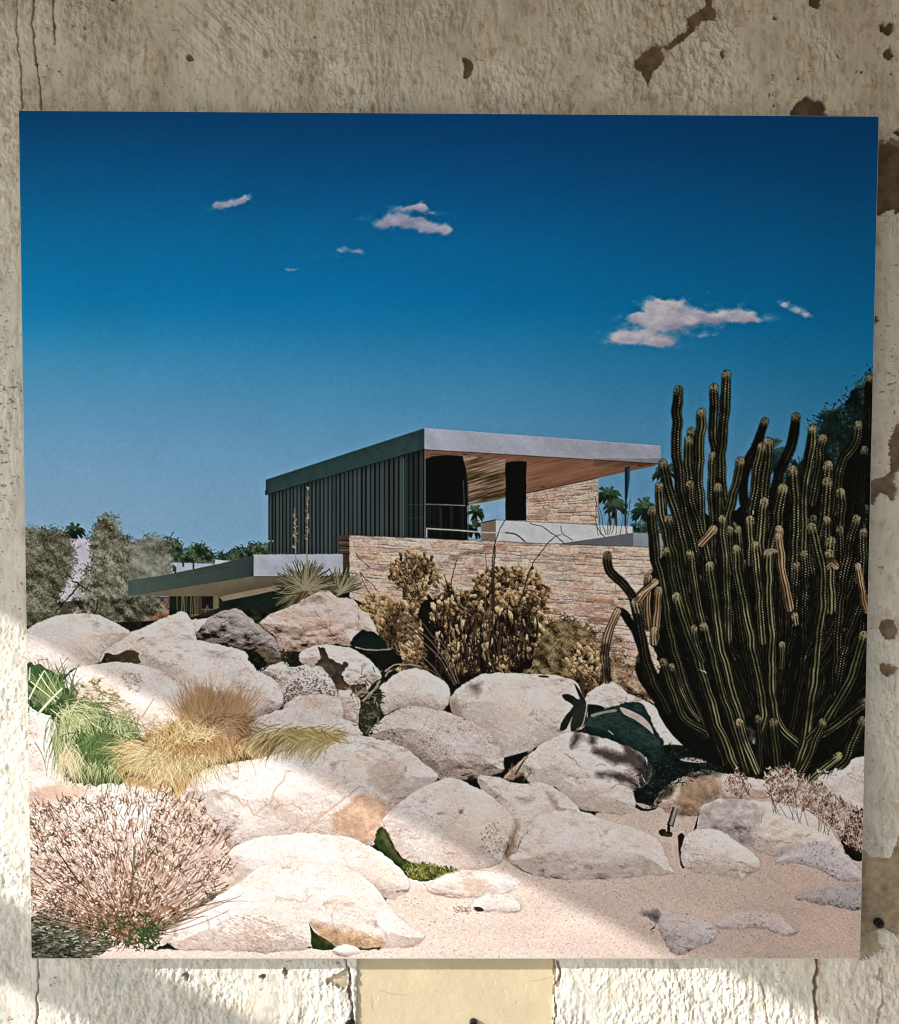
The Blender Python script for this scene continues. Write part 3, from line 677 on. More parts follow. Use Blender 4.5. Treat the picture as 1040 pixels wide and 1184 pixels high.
def cholla(pts, n, seed, pid, root, size=(5, 9), rad=(1.7, 3.0), base=C(24, 17, 9), cols=None, fill=.95):
    """bristly jointed cactus: fat pale-tipped joints over a dark inside"""
    cols = cols or [C(24, 16, 8), C(76, 55, 34), C(128, 100, 67), C(168, 140, 100), C(196, 172, 132)]
    s, d = sdf(pts, 4, wob=4, seed=seed)
    lay(s, np.clip(.5 - (d + 3) / 3, 0, 1) * fill, base, pid, .4)
    n = int(n * 1.45); x, y, dep, r = inside_points(pts, n, 4, seed)
    n_ = n; size = (size[0] * .8, size[1] * .9); rad = (rad[0] * .78, rad[1] * .82)
    o = np.argsort(y + r.normal(0, 14, n)); x, y, dep = x[o], y[o], dep[o]
    for k in range(n):
        a = np.arctan2(y[k] - root[1], x[k] - root[0]) + r.normal(0, 1.05)
        L = r.uniform(*size); R_ = r.uniform(*rad)
        lum = np.clip(.70 + .55 * float(fbm(x[k:k+1].astype(np.float32), y[k:k+1].astype(np.float32), 16, seed + 5, 2)[0]) + r.normal(0, .22) - .30 * np.clip((y[k] - root[1] + 70) / 90, 0, 1), .05, 1)
        ex, ey = x[k] + np.cos(a) * L, y[k] + np.sin(a) * L
        sw_ = win(min(x[k], ex) - R_, max(x[k], ex) + R_, min(y[k], ey) - R_, max(y[k], ey) + R_, 2)
        X, Y = XX[sw_], YY[sw_]
        if X.size == 0: continue
        t = np.clip(((X - x[k]) * (ex - x[k]) + (Y - y[k]) * (ey - y[k])) / (L * L), 0, 1)
        qx, qy = X - x[k] - t * (ex - x[k]), Y - y[k] - t * (ey - y[k])
        dd = np.hypot(qx, qy) + .55 * noise(X, Y, 1.4, seed + 1)
        v = lum * (.35 + .5 * t) + .34 * (qx * .5 - qy * .8) / R_ * (.5 + .5 * lum) + .06 * (dd / R_) ** 2 + .16 * noise(X, Y, 1.3, seed + 2)
        lay(sw_, np.clip(.5 - (dd - R_ * (.75 + .25 * t)) / .9, 0, 1), ramp(np.clip(v, 0, 1), cols), pid, .4)
    m = n * 5; xx, yy, dep, r = inside_points(pts, m, 4, seed + 7, 1.6); a = np.arctan2(yy - root[1], xx - root[0]) + r.normal(0, 1.1, m); L = r.uniform(1.2, 3.0, m)
    strokes(xx, yy, xx + np.cos(a) * L, yy + np.sin(a) * L, ramp(np.clip(.5 + .5 * fbm(xx, yy, 5, seed + 9, 3) + r.normal(0, .2, m), 0, 1), cols), .55, 0, 8, pid, wgt=.42)

def scrub_stems(n, seed, root, spread, length, cols, pid, w=.9):
    q = np.random.default_rng(seed)
    th = -np.pi / 2 + q.normal(0, spread, n); L = q.uniform(*length, n)
    x0 = root[0] + q.normal(0, 8, n); y0 = root[1] + q.normal(0, 3, n)
    strokes(x0, y0, x0 + np.cos(th) * L, y0 + np.sin(th) * L, ramp(q.random(n), cols), w, q.normal(0, .08, n), 4, pid)

cr = part('shrub', None, 'olive brown scrub between the dark cholla and the small one')
foliage([(612, 790), (614, 745), (622, 722), (650, 714), (672, 722), (690, 732), (692, 752), (680, 786)], 3600, [C(34, 26, 14), C(70, 56, 34), C(104, 88, 58), C(136, 118, 84)], cr, 520, 3.4, 2.6, 9, base=C(74, 58, 38), up=.6)
dg = part('dry_grass', None, 'dry straw-coloured grass at the foot of the stone wall')
foliage([(684, 770), (700, 755), (725, 762), (752, 775), (768, 800), (764, 816), (735, 806), (700, 800)], 1700, [C(50, 34, 22), C(104, 80, 60), C(148, 122, 96), C(168, 146, 122)], dg, 521, 4, 2, 8, up=.7, base=C(104, 80, 60))
foliage([(690, 726), (720, 740), (720, 772), (696, 775)], 260, [C(90, 68, 46), C(140, 112, 84)], dg, 522, 3, 2, 8, up=.5)
c1 = part('cholla', None, 'round-headed bristly cactus against the stone wall')
cholla([(470, 696), (490, 696), (494, 704), (482, 708), (472, 706)], 12, 529, c1, (478, 760))
cholla([(454, 668), (456, 652), (466, 645), (482, 640), (496, 646), (506, 658), (507, 674), (496, 686), (488, 698), (474, 698), (462, 684)], 115, 530, c1, (478, 700), (4, 8), (1.6, 2.7))
c2 = part('cholla', None, 'sprawling bristly cactus on the left of the dark thicket')
cholla([(416, 702), (436, 688), (458, 698), (478, 706), (496, 716), (500, 740), (498, 790), (470, 790), (455, 770), (440, 740), (420, 716)], 260, 531, c2, (486, 770), (4, 9), (1.7, 3.1), base=C(66, 48, 30), fill=.8)
c3 = part('cholla', None, 'tallest thicket of bristly cactus with black gaps in the middle')
flat([(486, 700), (520, 690), (600, 690), (622, 720), (612, 775), (560, 782), (520, 800), (496, 770)], C(20, 14, 8), c3, 3, wob=4)
cholla([(502, 706), (512, 680), (524, 676), (536, 690), (552, 672), (566, 658), (590, 660), (604, 656), (618, 662), (628, 676), (630, 700), (624, 730), (614, 744), (600, 772), (560, 778), (520, 778), (504, 750)], 300, 532, c3, (560, 790), (5, 10), (1.9, 3.4))
cholla([(556, 668), (570, 660), (604, 658), (622, 666), (630, 690), (626, 712), (590, 705), (560, 692)], 120, 533, c3, (585, 760), (5, 9), (1.9, 3.2))
x, y, dep, r = inside_points([(494, 740), (508, 700), (520, 730), (560, 720), (600, 716), (622, 720), (614, 770), (560, 780), (516, 800), (498, 780)], 260, 3, 534)
strokes(x, y, x + r.normal(0, 2, 260), y - r.uniform(6, 20, 260), ramp(r.random(260) ** 1.5, [C(8, 6, 4), C(26, 18, 10), C(70, 52, 34)]), r.uniform(1, 3, 260), r.normal(0, .06, 260), 6, c3)
oc = part('ocotillo', None, 'long bare thorny stems leaning out of the thicket')
for p_, w_ in [([(574, 782), (570, 720), (569, 660), (571, 636), (578, 612), (584, 602)], 1.7), ([(571, 700), (571, 660), (573, 632)], 2.2), ([(600, 700), (615, 655), (628, 636), (640, 622), (649, 618)], 1.2), ([(530, 700), (522, 680), (525, 660), (528, 648)], 1.3),
               ([(522, 780), (521, 730), (520, 690), (514, 664)], 1.4), ([(573, 780), (560, 740), (562, 690), (562, 640)], 1.0), ([(520, 796), (500, 770), (470, 740), (430, 690), (416, 662)], 1.1), ([(524, 792), (505, 760), (485, 735), (455, 710)], 1.2), ([(526, 790), (512, 758), (495, 736), (480, 726)], 1.2),
               ([(528, 790), (516, 760), (500, 735), (488, 720)], 1.0), ([(545, 780), (535, 740), (524, 700)], 1.2), ([(590, 775), (600, 745), (612, 720), (625, 700)], 1.3), ([(556, 780), (552, 745), (550, 700)], 1.3), ([(452, 775), (462, 766), (480, 768), (500, 776), (515, 788)], 1.1), ([(640, 690), (612, 655), (600, 640)], .0), ([(585, 770), (596, 740), (598, 700)], 1.6), ([(570, 770), (582, 730), (590, 690)], 1.4)]:
    if w_: line(p_, C(44, 32, 24) if w_ > 1.15 else C(92, 74, 58), w_, oc, 4, jit=.7, ids=True, taper=.35)
for p_ in [([(528, 790), (514, 762), (492, 735), (470, 722)]), ([(526, 792), (508, 760), (484, 738)]), ([(531, 790), (522, 762), (508, 738)])]: line(p_, C(120, 106, 88), .8, None, 4, alpha=.8)
for p_ in [[(600, 668), (640, 620), (652, 616)]]: pass
line([(613, 605), (628, 610), (640, 618), (652, 628)], C(46, 36, 32), 1.0, jit=.8); line([(648, 608), (652, 618), (662, 625)], C(66, 54, 48), .9, jit=.8); line([(688, 605), (694, 614), (700, 622)], C(66, 54, 48), .8, jit=.6)
c4 = part('cholla', None, 'small pale bristly cactus standing beside the dangling cactus arm')
cholla([(656, 770), (664, 756), (674, 748), (686, 748), (694, 758), (700, 772), (700, 800), (692, 815), (676, 812), (666, 790)], 80, 540, c4, (682, 812), (6, 10), (1.8, 3.0))
line([(672, 780), (674, 800), (680, 815)], C(60, 42, 28), 3, c4)
# ------------------------------------------------------------------ ground of the printed garden
SANDP = part('sand', None, 'pale pink gravelly sand in front of the boulders')
s, d = sdf([(30, 1092), (190, 1098), (330, 1096), (440, 1098), (446, 1040), (470, 1006), (520, 1000), (600, 985), (690, 940), (720, 932), (765, 930), (800, 935), (900, 900), (960, 880), (1010, 860), (1010, 1120), (30, 1120)], 1, wob=1.5)
X, Y = XX[s], YY[s]
gr = 1 + .03 * fbm(X, Y, 2.4, 301, 3) + .04 * fbm(X, Y, 30, 302, 4, 2.4, .7) - .28 * np.clip(noise(X, Y, 1.3, 303) - .6, 0, 1) + .016 * GRAIN[s] + .06 * np.clip(noise(X, Y, 1.4, 304) - .55, 0, 1)
cst = ramp(np.clip((X - 480) / 420, 0, 1), [C(190, 171, 157), C(184, 165, 152), C(172, 151, 138)])
lay(s, np.clip(.5 - d / 2, 0, 1), cst * gr[..., None], SANDP)
nq = 1700
x, y, dep, r = inside_points([(440, 1098), (470, 1010), (600, 1000), (700, 945), (990, 990), (990, 1108), (200, 1106), (330, 1098)], nq, 1, 305)
strokes(x, y, x + r.uniform(.4, 1.8, nq), y + r.uniform(-.3, .3, nq), ramp(r.random(nq), [C(82, 62, 52), C(128, 98, 82), C(190, 168, 152)]), r.uniform(.4, .9, nq), 0, 4, None, wgt=.4)

BR = ROCK
WARM = [C(52, 36, 26), C(114, 90, 74), C(156, 132, 118), C(182, 162, 150), C(200, 186, 178)]
GREY = [C(28, 22, 18), C(72, 62, 54), C(112, 101, 92), C(146, 136, 127), C(170, 160, 153)]
PALE = [C(70, 57, 47), C(124, 107, 96), C(164, 149, 140), C(190, 177, 168), C(211, 202, 195)]
# right, behind and under the cactus
boulder([(700, 806), (712, 800), (730, 803), (756, 816), (786, 846), (812, 872), (800, 890), (740, 880), (700, 840)], 'pale rock slope right of the green-shaded boulder', 401, BR, rough=1.0)
boulder([(676, 806), (690, 795), (705, 788), (716, 793), (726, 806), (714, 822), (690, 824), (676, 820)], 'small pale rocks at the foot of the small cholla', 402, BR, rough=1.5)
flat([(672, 816), (690, 815), (700, 820), (688, 832), (674, 832)], C(22, 26, 22), None, 3)
boulder([(930, 905), (960, 880), (1000, 868), (1006, 900), (1006, 985), (985, 985), (960, 950)], 'pale rock behind the dead shrub at the right edge', 403, BR, flatlit=0.8, rough=.8)
flat([(730, 905), (752, 870), (765, 862), (790, 862), (815, 872), (838, 888), (860, 896), (810, 898), (775, 916), (758, 936), (735, 934)], C(10, 18, 16), None, 3, grain=.3)
flat([(787, 877), (800, 876), (812, 878), (820, 881), (808, 882), (790, 880)], C(150, 138, 128), None, 3)
flat([(735, 928), (750, 931), (758, 934), (745, 935)], C(150, 138, 124), None, 3)
b17, s, d = boulder([(676, 842), (686, 826), (704, 818), (722, 813), (736, 811), (746, 817), (755, 838), (767, 858), (765, 876), (755, 886), (738, 880), (716, 866), (690, 856)], 'boulder in deep green shade of the cactus', 404,
        [C(6, 12, 11), C(10, 20, 18), C(14, 28, 26), C(24, 40, 37), C(44, 58, 54)], rough=1.3, stain=.2, speck=.6)
flat([(717, 818), (726, 820), (742, 828), (752, 838), (756, 849), (748, 842), (734, 832), (722, 826)], C(160, 142, 132), b17, 3, grain=.06)
flat([(684, 826), (700, 822), (712, 820), (712, 823), (698, 825), (686, 829)], C(120, 118, 108), b17, 3)
line([(704, 845), (709, 849)], C(132, 124, 100), 1.6); line([(690, 828), (683, 832), (680, 840)], C(40, 62, 58), 1.0)
# far left group
boulder([(28, 733), (45, 720), (68, 711), (92, 709), (115, 712), (134, 720), (151, 731), (138, 742), (122, 753), (114, 766), (87, 773), (72, 781), (52, 776), (36, 770), (28, 766)], 'smooth domed boulder at the left edge', 411, PALE, flatlit=0.8, rough=.45, speck=.25, under=.8)
crack([(44, 764), (48, 762), (54, 764), (56, 768)], 1.1, .7, seed=1); crack([(104, 764), (110, 762), (116, 764)], .8, .6)
boulder([(214, 722), (226, 716), (246, 714), (250, 722), (236, 736), (224, 734)], 'small pale stone under the wooden box', 412, BR, rough=.6)
b, s, d = boulder([(119, 754), (130, 746), (150, 733), (172, 722), (190, 715), (206, 708), (214, 708), (221, 716), (226, 730), (227, 742), (205, 748), (185, 756), (170, 768), (120, 768)], 'pointed pale boulder with a dark undercut', 413, PALE, flatlit=0.8, smooth=3, rough=1.1, facet=.6)
flat([(121, 755), (135, 757), (150, 751), (158, 753), (162, 760), (161, 768), (122, 768), (119, 764)], C(62, 53, 38), b, 2, wob=1.2, grain=.25)
flat([(116, 768), (121, 758), (124, 768)], C(14, 12, 10), None, 1)
crack([(160, 742), (166, 738), (173, 741), (178, 746), (168, 748)], 2.2, .6, seed=2)
boulder([(161, 752), (170, 745), (182, 741), (205, 738), (227, 740), (250, 744), (270, 749), (288, 757), (297, 768), (296, 780), (285, 800), (262, 842), (215, 842), (190, 800), (170, 778), (163, 766)], 'broad white boulder behind the brown grass', 414, PALE, flatlit=0.8, rough=.55, under=.8)
for k, p_ in enumerate([[(188, 764), (198, 766), (206, 770), (209, 778)], [(196, 761), (205, 764)], [(268, 762), (278, 762), (284, 768)], [(176, 778), (186, 790), (190, 800)]]): crack(p_, 1.4, .45, seed=k, jit=2)
# dark crusty boulder and the cracked pair
boulder([(316, 742), (330, 752), (334, 768), (322, 774), (300, 772), (286, 760)], 'low shadowed stone below the crusty grey boulder', 415, [C(18, 14, 8), C(44, 36, 24), C(74, 62, 46), C(104, 90, 72), C(128, 112, 94)], rough=1.6, gain=.72)
flat([(284, 750), (300, 756), (308, 768), (300, 776), (294, 770)], C(10, 16, 10), None, 2)
b, s, d = boulder([(227, 735), (234, 724), (246, 712), (258, 706), (270, 704), (281, 707), (297, 721), (314, 735), (326, 752), (322, 762), (310, 752), (296, 750), (284, 752), (260, 746), (240, 742)], 'crusty grey-brown boulder with deep cracks', 416, GREY, smooth=3, rough=1.9, facet=1.4, gain=.93)
for k, p_ in enumerate([[(232, 731), (244, 724), (254, 725), (262, 718), (270, 716)], [(244, 739), (258, 732), (262, 724), (261, 714)], [(262, 745), (266, 734), (284, 730), (300, 735)], [(250, 716), (262, 714), (276, 717), (288, 722)], [(236, 738), (248, 737), (256, 739)]]): crack(p_, 1.7, .8, C(38, 30, 25), seed=k + 3, jit=2.2)
b, s, d = boulder([(300, 721), (320, 707), (337, 700), (355, 691), (370, 684), (381, 684), (393, 691), (408, 693), (418, 706), (428, 713), (437, 735), (418, 731), (412, 743), (405, 747), (381, 745), (360, 753), (345, 754), (326, 752), (318, 736)], 'large pink boulder split by cracks below the yucca', 417, WARM, smooth=3, rough=1.2, facet=.9, under=.75)
for k, p_ in enumerate([[(337, 704), (358, 707), (374, 719), (386, 746)], [(378, 696), (380, 716), (386, 734)], [(412, 700), (416, 718), (414, 732)], [(302, 722), (316, 728), (324, 738), (330, 752)], [(326, 714), (342, 726), (352, 734)], [(322, 732), (340, 731), (352, 733)]]): crack(p_, 1.2, .6, seed=k + 9, jit=1.8)
flat([(330, 731), (342, 728), (355, 731), (345, 735)], C(116, 92, 78), b, 3, wob=1.5, alpha=.6)
for xx_, yy_ in ((356, 696), (368, 694), (362, 692)): flat([(xx_ - 7, yy_), (xx_ + 7, yy_ - 2), (xx_ + 5, yy_ + 1.2), (xx_ - 6, yy_ + 2)], C(112, 94, 82), b, 2, wob=1.5, alpha=.55)
b, s, d = boulder([(300, 775), (310, 770), (327, 765), (337, 771), (336, 780), (320, 784), (304, 780)], 'small stone wedged below the cracked pair', 418, BR)
b, s, d = boulder([(344, 762), (349, 754), (366, 746), (390, 746), (410, 751), (427, 762), (440, 776), (441, 784), (430, 792), (420, 806), (400, 800), (392, 797), (382, 782), (366, 771), (352, 769)], 'angular boulder with a dark shaded left face', 419, PALE, smooth=3, rough=1.6, facet=1.0)
flat([(366, 748), (374, 748), (382, 762), (398, 770), (392, 784), (390, 798), (384, 786), (374, 772), (364, 770), (370, 760)], C(66, 56, 46), b, 2, wob=1.8, grain=.3)
flat([(394, 768), (404, 766), (396, 778), (402, 790), (424, 792), (418, 804), (398, 800), (388, 798)], C(74, 60, 48), b, 2, wob=2.2, grain=.3)
crack([(424, 788), (418, 800)], 2, .8, C(40, 34, 24))
boulder([(390, 800), (404, 798), (414, 806), (419, 820), (414, 838), (400, 834), (390, 822)], 'stack of small stones beside the shaded gap', 420, BR, rough=1.6)
b, s, d = boulder([(319, 783), (332, 774), (352, 769), (370, 772), (381, 781), (389, 796), (391, 808), (372, 812), (342, 808), (327, 818), (321, 800)], 'rounded boulder peppered with dark pits', 421, BR, rough=1.2, speck=1.6)
x, y, dep, r = inside_points([(328, 800), (345, 786), (372, 786), (388, 800), (380, 808), (345, 805), (328, 814)], 260, 4, 4210)
strokes(x, y, x + r.uniform(.5, 2.2, 260), y + r.uniform(-.6, .6, 260), ramp(r.random(260), [C(52, 38, 32), C(96, 78, 68)]), .8, 0, 3)
boulder([(326, 820), (340, 806), (362, 803), (388, 806), (397, 818), (394, 834), (360, 836), (330, 830)], 'flat stone below the pitted boulder', 422, BR)
boulder([(268, 790), (278, 774), (298, 775), (318, 786), (326, 800), (327, 817), (312, 824), (291, 832), (264, 822), (262, 806)], 'pale boulder right behind the brown grass tuft', 423, PALE, flatlit=0.8, rough=.8)
b12, s, d = boulder([(281, 846), (288, 838), (302, 829), (325, 820), (350, 817), (380, 824), (410, 836), (421, 850), (400, 866), (360, 880), (300, 880), (282, 864)], 'low boulder half hidden by yellow grass', 424, BR, rough=.6)
# middle
flat([(398, 770), (440, 770), (446, 826), (428, 852), (410, 840), (405, 800)], C(30, 27, 20), None, 2, grain=.5, alpha=.0)
flat([(418, 812), (428, 806), (440, 826), (430, 850), (415, 842)], C(40, 42, 26), None, 2, grain=.4)
boulder([(438, 806), (441, 793), (455, 781), (470, 774), (488, 774), (510, 785), (519, 795), (521, 806), (511, 822), (482, 820), (462, 820), (444, 826)], 'rounded boulder just below the dark cholla', 431, PALE, rough=.9)
flat([(436, 800), (441, 798), (441, 812), (432, 826), (420, 828)], C(40, 46, 32), None, 2, grain=.3)
boulder([(520, 808), (527, 798), (545, 786), (562, 779), (600, 779), (640, 781), (662, 786), (672, 798), (679, 815), (676, 838), (662, 848), (635, 857), (610, 870), (592, 876), (580, 875), (571, 862), (560, 846), (545, 836), (524, 825)], 'biggest rounded boulder left of the green-shaded one', 432, PALE, flatlit=0.8, rough=.5, under=.7)
flat([(538, 792), (556, 788), (558, 794), (552, 806), (549, 802), (545, 797)], C(120, 104, 92), None, 3, wob=2, grain=.25, alpha=.75)
flat([(520, 808), (526, 806), (530, 824), (545, 836), (552, 840), (534, 834), (522, 824)], C(96, 80, 64), None, 2, wob=1.5, alpha=.7)
for k, p_ in enumerate([[(612, 816), (622, 822), (638, 822)], [(614, 824), (624, 832), (630, 838)], [(580, 866), (592, 872), (606, 868)]]): crack(p_, 2.6, .28, seed=k + 22, jit=3)
SHD = C(34, 35, 30)
flat([(650, 803), (658, 803), (668, 808), (677, 812), (679, 834), (672, 842), (661, 846), (660, 838), (662, 828), (656, 842), (648, 845), (648, 838), (655, 826), (663, 816), (654, 810)], SHD, None, 2, wob=.5)
flat([(664, 790), (670, 797), (678, 812), (676, 818), (670, 806)], SHD, None, 2); flat([(623, 781), (634, 781.5), (634, 783.4), (624, 783)], SHD, None, 2)
line([(667, 843), (674, 838), (679, 816)], C(150, 136, 124), 1.2)
boulder([(426, 852), (432, 840), (442, 831), (460, 821), (482, 817), (512, 822), (540, 832), (562, 845), (577, 862), (583, 880), (580, 893), (560, 899), (540, 902), (508, 900), (484, 880), (455, 860)], 'speckled oval boulder in the middle of the heap', 433, BR, rough=.9, speck=1.0, under=.55, gain=.97)
flat([(500, 884), (520, 878), (534, 884), (528, 894), (508, 894)], C(110, 94, 82), None, 3, wob=3, grain=.3, alpha=.5)
flat([(583, 876), (612, 868), (596, 886), (584, 894)], C(14, 12, 9), None, 1); boulder([(582, 900), (600, 882), (616, 868), (612, 884), (604, 896), (592, 902)], None, 434, WARM, rough=.6, gain=.85)
b, s, d = boulder([(603, 888), (610, 875), (625, 862), (642, 852), (665, 846), (690, 851), (715, 859), (735, 867), (748, 878), (755, 893), (748, 906), (733, 915), (736, 930), (731, 938), (718, 942), (690, 939), (670, 935), (655, 922), (640, 910), (615, 906)], 'boulder striped by cactus shadows', 435, PALE, flatlit=0.8, rough=.9, facet=.5)
for p_ in ([(664, 846), (675, 850), (666, 862), (660, 863)], [(682, 850), (690, 852), (688, 861), (683, 860)], [(684, 870), (692, 865), (706, 868), (720, 872), (722, 866), (718, 858), (735, 867), (748, 878), (755, 893), (749, 904), (740, 912), (739, 900), (736, 890), (726, 884), (712, 882), (694, 877)], [(689, 894), (700, 891), (716, 894), (730, 898), (738, 906), (736, 912), (722, 906), (704, 900), (692, 899)]):
    flat(p_, C(58, 50, 44), b, 3, wob=.8, grain=.12, alpha=.94)
flat([(735, 868), (748, 878), (754, 892), (748, 903), (744, 890), (740, 878)], C(40, 48, 46), b, 3, alpha=.8)
line([(747, 876), (750, 886)], C(170, 160, 148), 1.6); line([(742, 896), (746, 904)], C(150, 140, 130), 1.2); line([(737, 898), (740, 910)], C(140, 126, 116), 1.2)
for k, p_ in enumerate([[(652, 872), (664, 878), (672, 886), (690, 884), (700, 886)], [(656, 866), (666, 872)], [(655, 896), (668, 900)], [(690, 896), (698, 902)], [(704, 912), (716, 908), (726, 906)]]): crack(p_, 1.4, .65, seed=k + 30)
b18, s, d = boulder([(756, 930), (762, 918), (773, 908), (795, 896), (818, 891), (845, 895), (870, 900), (890, 905), (896, 920), (850, 926), (816, 932), (810, 942), (786, 943), (770, 938)], 'brown-sided boulder behind the small spotlight', 436, WARM, rough=1.0)
flat([(784, 905), (800, 897), (822, 897), (834, 912), (824, 926), (812, 932), (808, 942), (788, 942), (782, 926)], C(126, 98, 72), b18, 3, wob=3, grain=.22, alpha=.7)
flat([(756, 930), (762, 918), (773, 908), (790, 900), (784, 906), (778, 920), (766, 924)], C(58, 50, 40), b18, 2, wob=1, alpha=.9)
flat([(795, 897), (818, 890), (838, 893), (820, 897), (815, 901), (808, 898)], C(44, 40, 32), b18, 2, alpha=.9)
# right foreground
boulder([(801, 962), (809, 944), (812, 932), (826, 926), (844, 923), (881, 926), (910, 931), (934, 938), (956, 955), (970, 972), (977, 988), (950, 992), (899, 990), (870, 982), (840, 974)], 'wide flat-topped white rock right of the spotlight', 441, PALE, flatlit=0.8, smooth=3, rough=.7, facet=.5)
flat([(812, 934), (842, 924), (872, 930), (884, 936), (876, 950), (868, 962), (870, 978), (850, 972), (834, 960), (806, 956)], C(150, 138, 134), None, 2, wob=2.5, grain=.16, alpha=.75)
for k, p_ in enumerate([[(870, 980), (874, 962), (882, 946), (884, 936)], [(806, 954), (824, 958), (838, 960), (856, 962)], [(876, 964), (888, 976)], [(838, 957), (852, 960), (858, 966)], [(930, 966), (938, 964)]]): crack(p_, 1.3, .55, seed=k + 40)
flat([(784, 966), (792, 966), (788, 984), (792, 1003), (787, 1000)], C(40, 30, 24), None, 2); flat([(802, 960), (808, 940), (806, 958)], C(34, 26, 22), None, 1)
boulder([(787, 988), (793, 968), (806, 959), (830, 959), (848, 970), (869, 984), (879, 997), (876, 1007), (866, 1010), (856, 1018), (835, 1011), (809, 1010), (793, 1003)], 'small white rock leaning on the wide flat-topped one', 442, PALE, flatlit=0.8, smooth=3, rough=.9)
for k, p_ in enumerate([[(794, 976), (800, 984), (804, 998)], [(793, 992), (806, 1006)], [(832, 994), (850, 998), (866, 998)]]): crack(p_, 1.3, .5, seed=k + 46)
GRN = [C(84, 78, 76), C(122, 114, 112), C(150, 141, 139), C(170, 161, 159), C(186, 177, 174)]
boulder([(896, 996), (922, 981), (951, 972), (974, 986), (993, 1004), (996, 1018), (970, 1018), (950, 1006), (925, 1000)], 'grey granite rock sunk in sand below the flat-topped rock', 443, GRN, rough=.9, speck=1.5, flatten=.6)
boulder([(920, 1038), (938, 1031), (952, 1027), (998, 1023), (998, 1051), (968, 1049), (940, 1043)], 'darker grey granite slab at the right edge', 444, [C(70, 64, 62), C(106, 99, 98), C(132, 124, 123), C(150, 142, 141), C(166, 158, 156)], rough=.8, speck=1.8, flatten=.6)
b, s, d = boulder([(741, 1056), (763, 1052), (792, 1057), (815, 1065), (829, 1074), (822, 1090), (801, 1098), (787, 1105), (775, 1099), (765, 1082), (758, 1066)], 'grey granite rock with a black notch in the sand', 445, GRN, smooth=3, rough=1.0, speck=1.6, flatten=.6)
flat([(741, 1056), (756, 1053), (764, 1058), (760, 1064), (752, 1060)], C(58, 52, 52), b, 2, wob=1.6, alpha=.8)
crack([(763, 1060), (758, 1070), (754, 1075), (762, 1078)], 2, .9, C(20, 22, 12))
boulder([(826, 1070), (844, 1057), (873, 1052), (899, 1056), (912, 1066), (923, 1078), (905, 1082), (881, 1073), (850, 1075)], 'long low granite rock barely above the sand', 446, GRN, rough=.8, speck=1.4, flatten=.5, tint=(1.02, .98, .96), soft=5)
# middle foreground
b26 = boulder([(552, 904), (567, 897), (596, 905), (627, 905), (648, 915), (671, 938), (640, 950), (612, 978), (586, 992), (576, 950)], 'boulder wedged behind the two broad front boulders', 451, PALE, flatlit=0.8, rough=.8)[0]
flat([(634, 918), (642, 924), (648, 932), (652, 938), (644, 934), (636, 926)], C(128, 96, 82), b26, 3, wob=2, alpha=.7); flat([(598, 924), (608, 922), (618, 924), (606, 929)], C(146, 124, 112), b26, 3, wob=2, alpha=.7)
b25 = boulder([(587, 994), (598, 984), (606, 968), (619, 946), (642, 938), (671, 938), (700, 948), (740, 960), (763, 974), (775, 1000), (777, 1011), (740, 1013), (691, 1017), (642, 1016), (613, 1011)], 'broad smooth boulder edged by sand in the centre', 452, PALE, flatlit=0.8, rough=.35, speck=.2, under=.8)[0]
flat([(735, 988), (748, 992), (752, 998), (744, 1010), (740, 1010), (744, 998)], C(150, 130, 116), b25, 3, wob=1.5, alpha=.7)
crack([(688, 956), (700, 976), (712, 1004)], .9, .2); crack([(722, 972), (732, 974)], 1, .4)
b28 = boulder([(214, 918), (222, 902), (234, 890), (267, 882), (304, 876), (322, 871), (350, 866), (375, 864), (398, 851), (425, 851), (462, 862), (487, 880), (508, 898), (490, 912), (460, 934), (446, 956), (431, 978), (402, 970), (353, 966), (310, 969), (268, 982), (256, 958), (240, 942)], 'huge pale boulder with orange veins at the centre left', 453, PALE, flatlit=0.8, rough=.8, facet=.5, under=.7)[0]
flat([(388, 940), (420, 918), (444, 924), (450, 938), (440, 956), (430, 976), (404, 968), (384, 962)], C(164, 128, 100), b28, 3, wob=3, grain=.12, alpha=.75)
flat([(424, 890), (444, 876), (462, 884), (468, 900), (452, 916), (430, 908)], C(150, 128, 112), b28, 3, wob=2, grain=.1, alpha=.5)
for k, p_ in enumerate([[(352, 962), (368, 946), (386, 932), (402, 920), (422, 908)], [(300, 940), (312, 926), (322, 908), (334, 892)], [(270, 920), (286, 934), (306, 946)], [(318, 936), (334, 930), (352, 936)], [(330, 958), (344, 952)]]):
    line(p_, C(158, 118, 92), 4, alpha=.35, jit=2.5, seed=k + 60, taper=.4); crack(p_, .9, .35, C(128, 94, 72), seed=k + 60, jit=2)
for k, p_ in enumerate([[(372, 870), (384, 884), (388, 890)], [(384, 884), (400, 880)], [(424, 862), (444, 868), (458, 876), (470, 890)], [(268, 922), (292, 918)], [(224, 905), (228, 915)], [(470, 886), (462, 900), (440, 916)], [(464, 914), (476, 910)], [(416, 856), (436, 860), (448, 864)]]): crack(p_, 1.2, .5, C(96, 70, 58), seed=k + 66, jit=2)
flat([(382, 886), (388, 884), (388, 888), (384, 890)], C(120, 90, 76), b28, 2, wob=1, alpha=.6); flat([(222, 906), (230, 904), (228, 916), (222, 918)], C(130, 112, 96), b28, 3, wob=2, alpha=.6)
b27 = boulder([(443, 950), (448, 940), (457, 932), (476, 918), (503, 903), (526, 899), (552, 911), (578, 928), (596, 950), (592, 972), (584, 988), (574, 1001), (535, 1007), (509, 1004), (486, 1000), (468, 994), (454, 975)], 'broad boulder crossed by the edge of the sunlight', 454, PALE, flatlit=0.8, rough=.55, under=.7)[0]
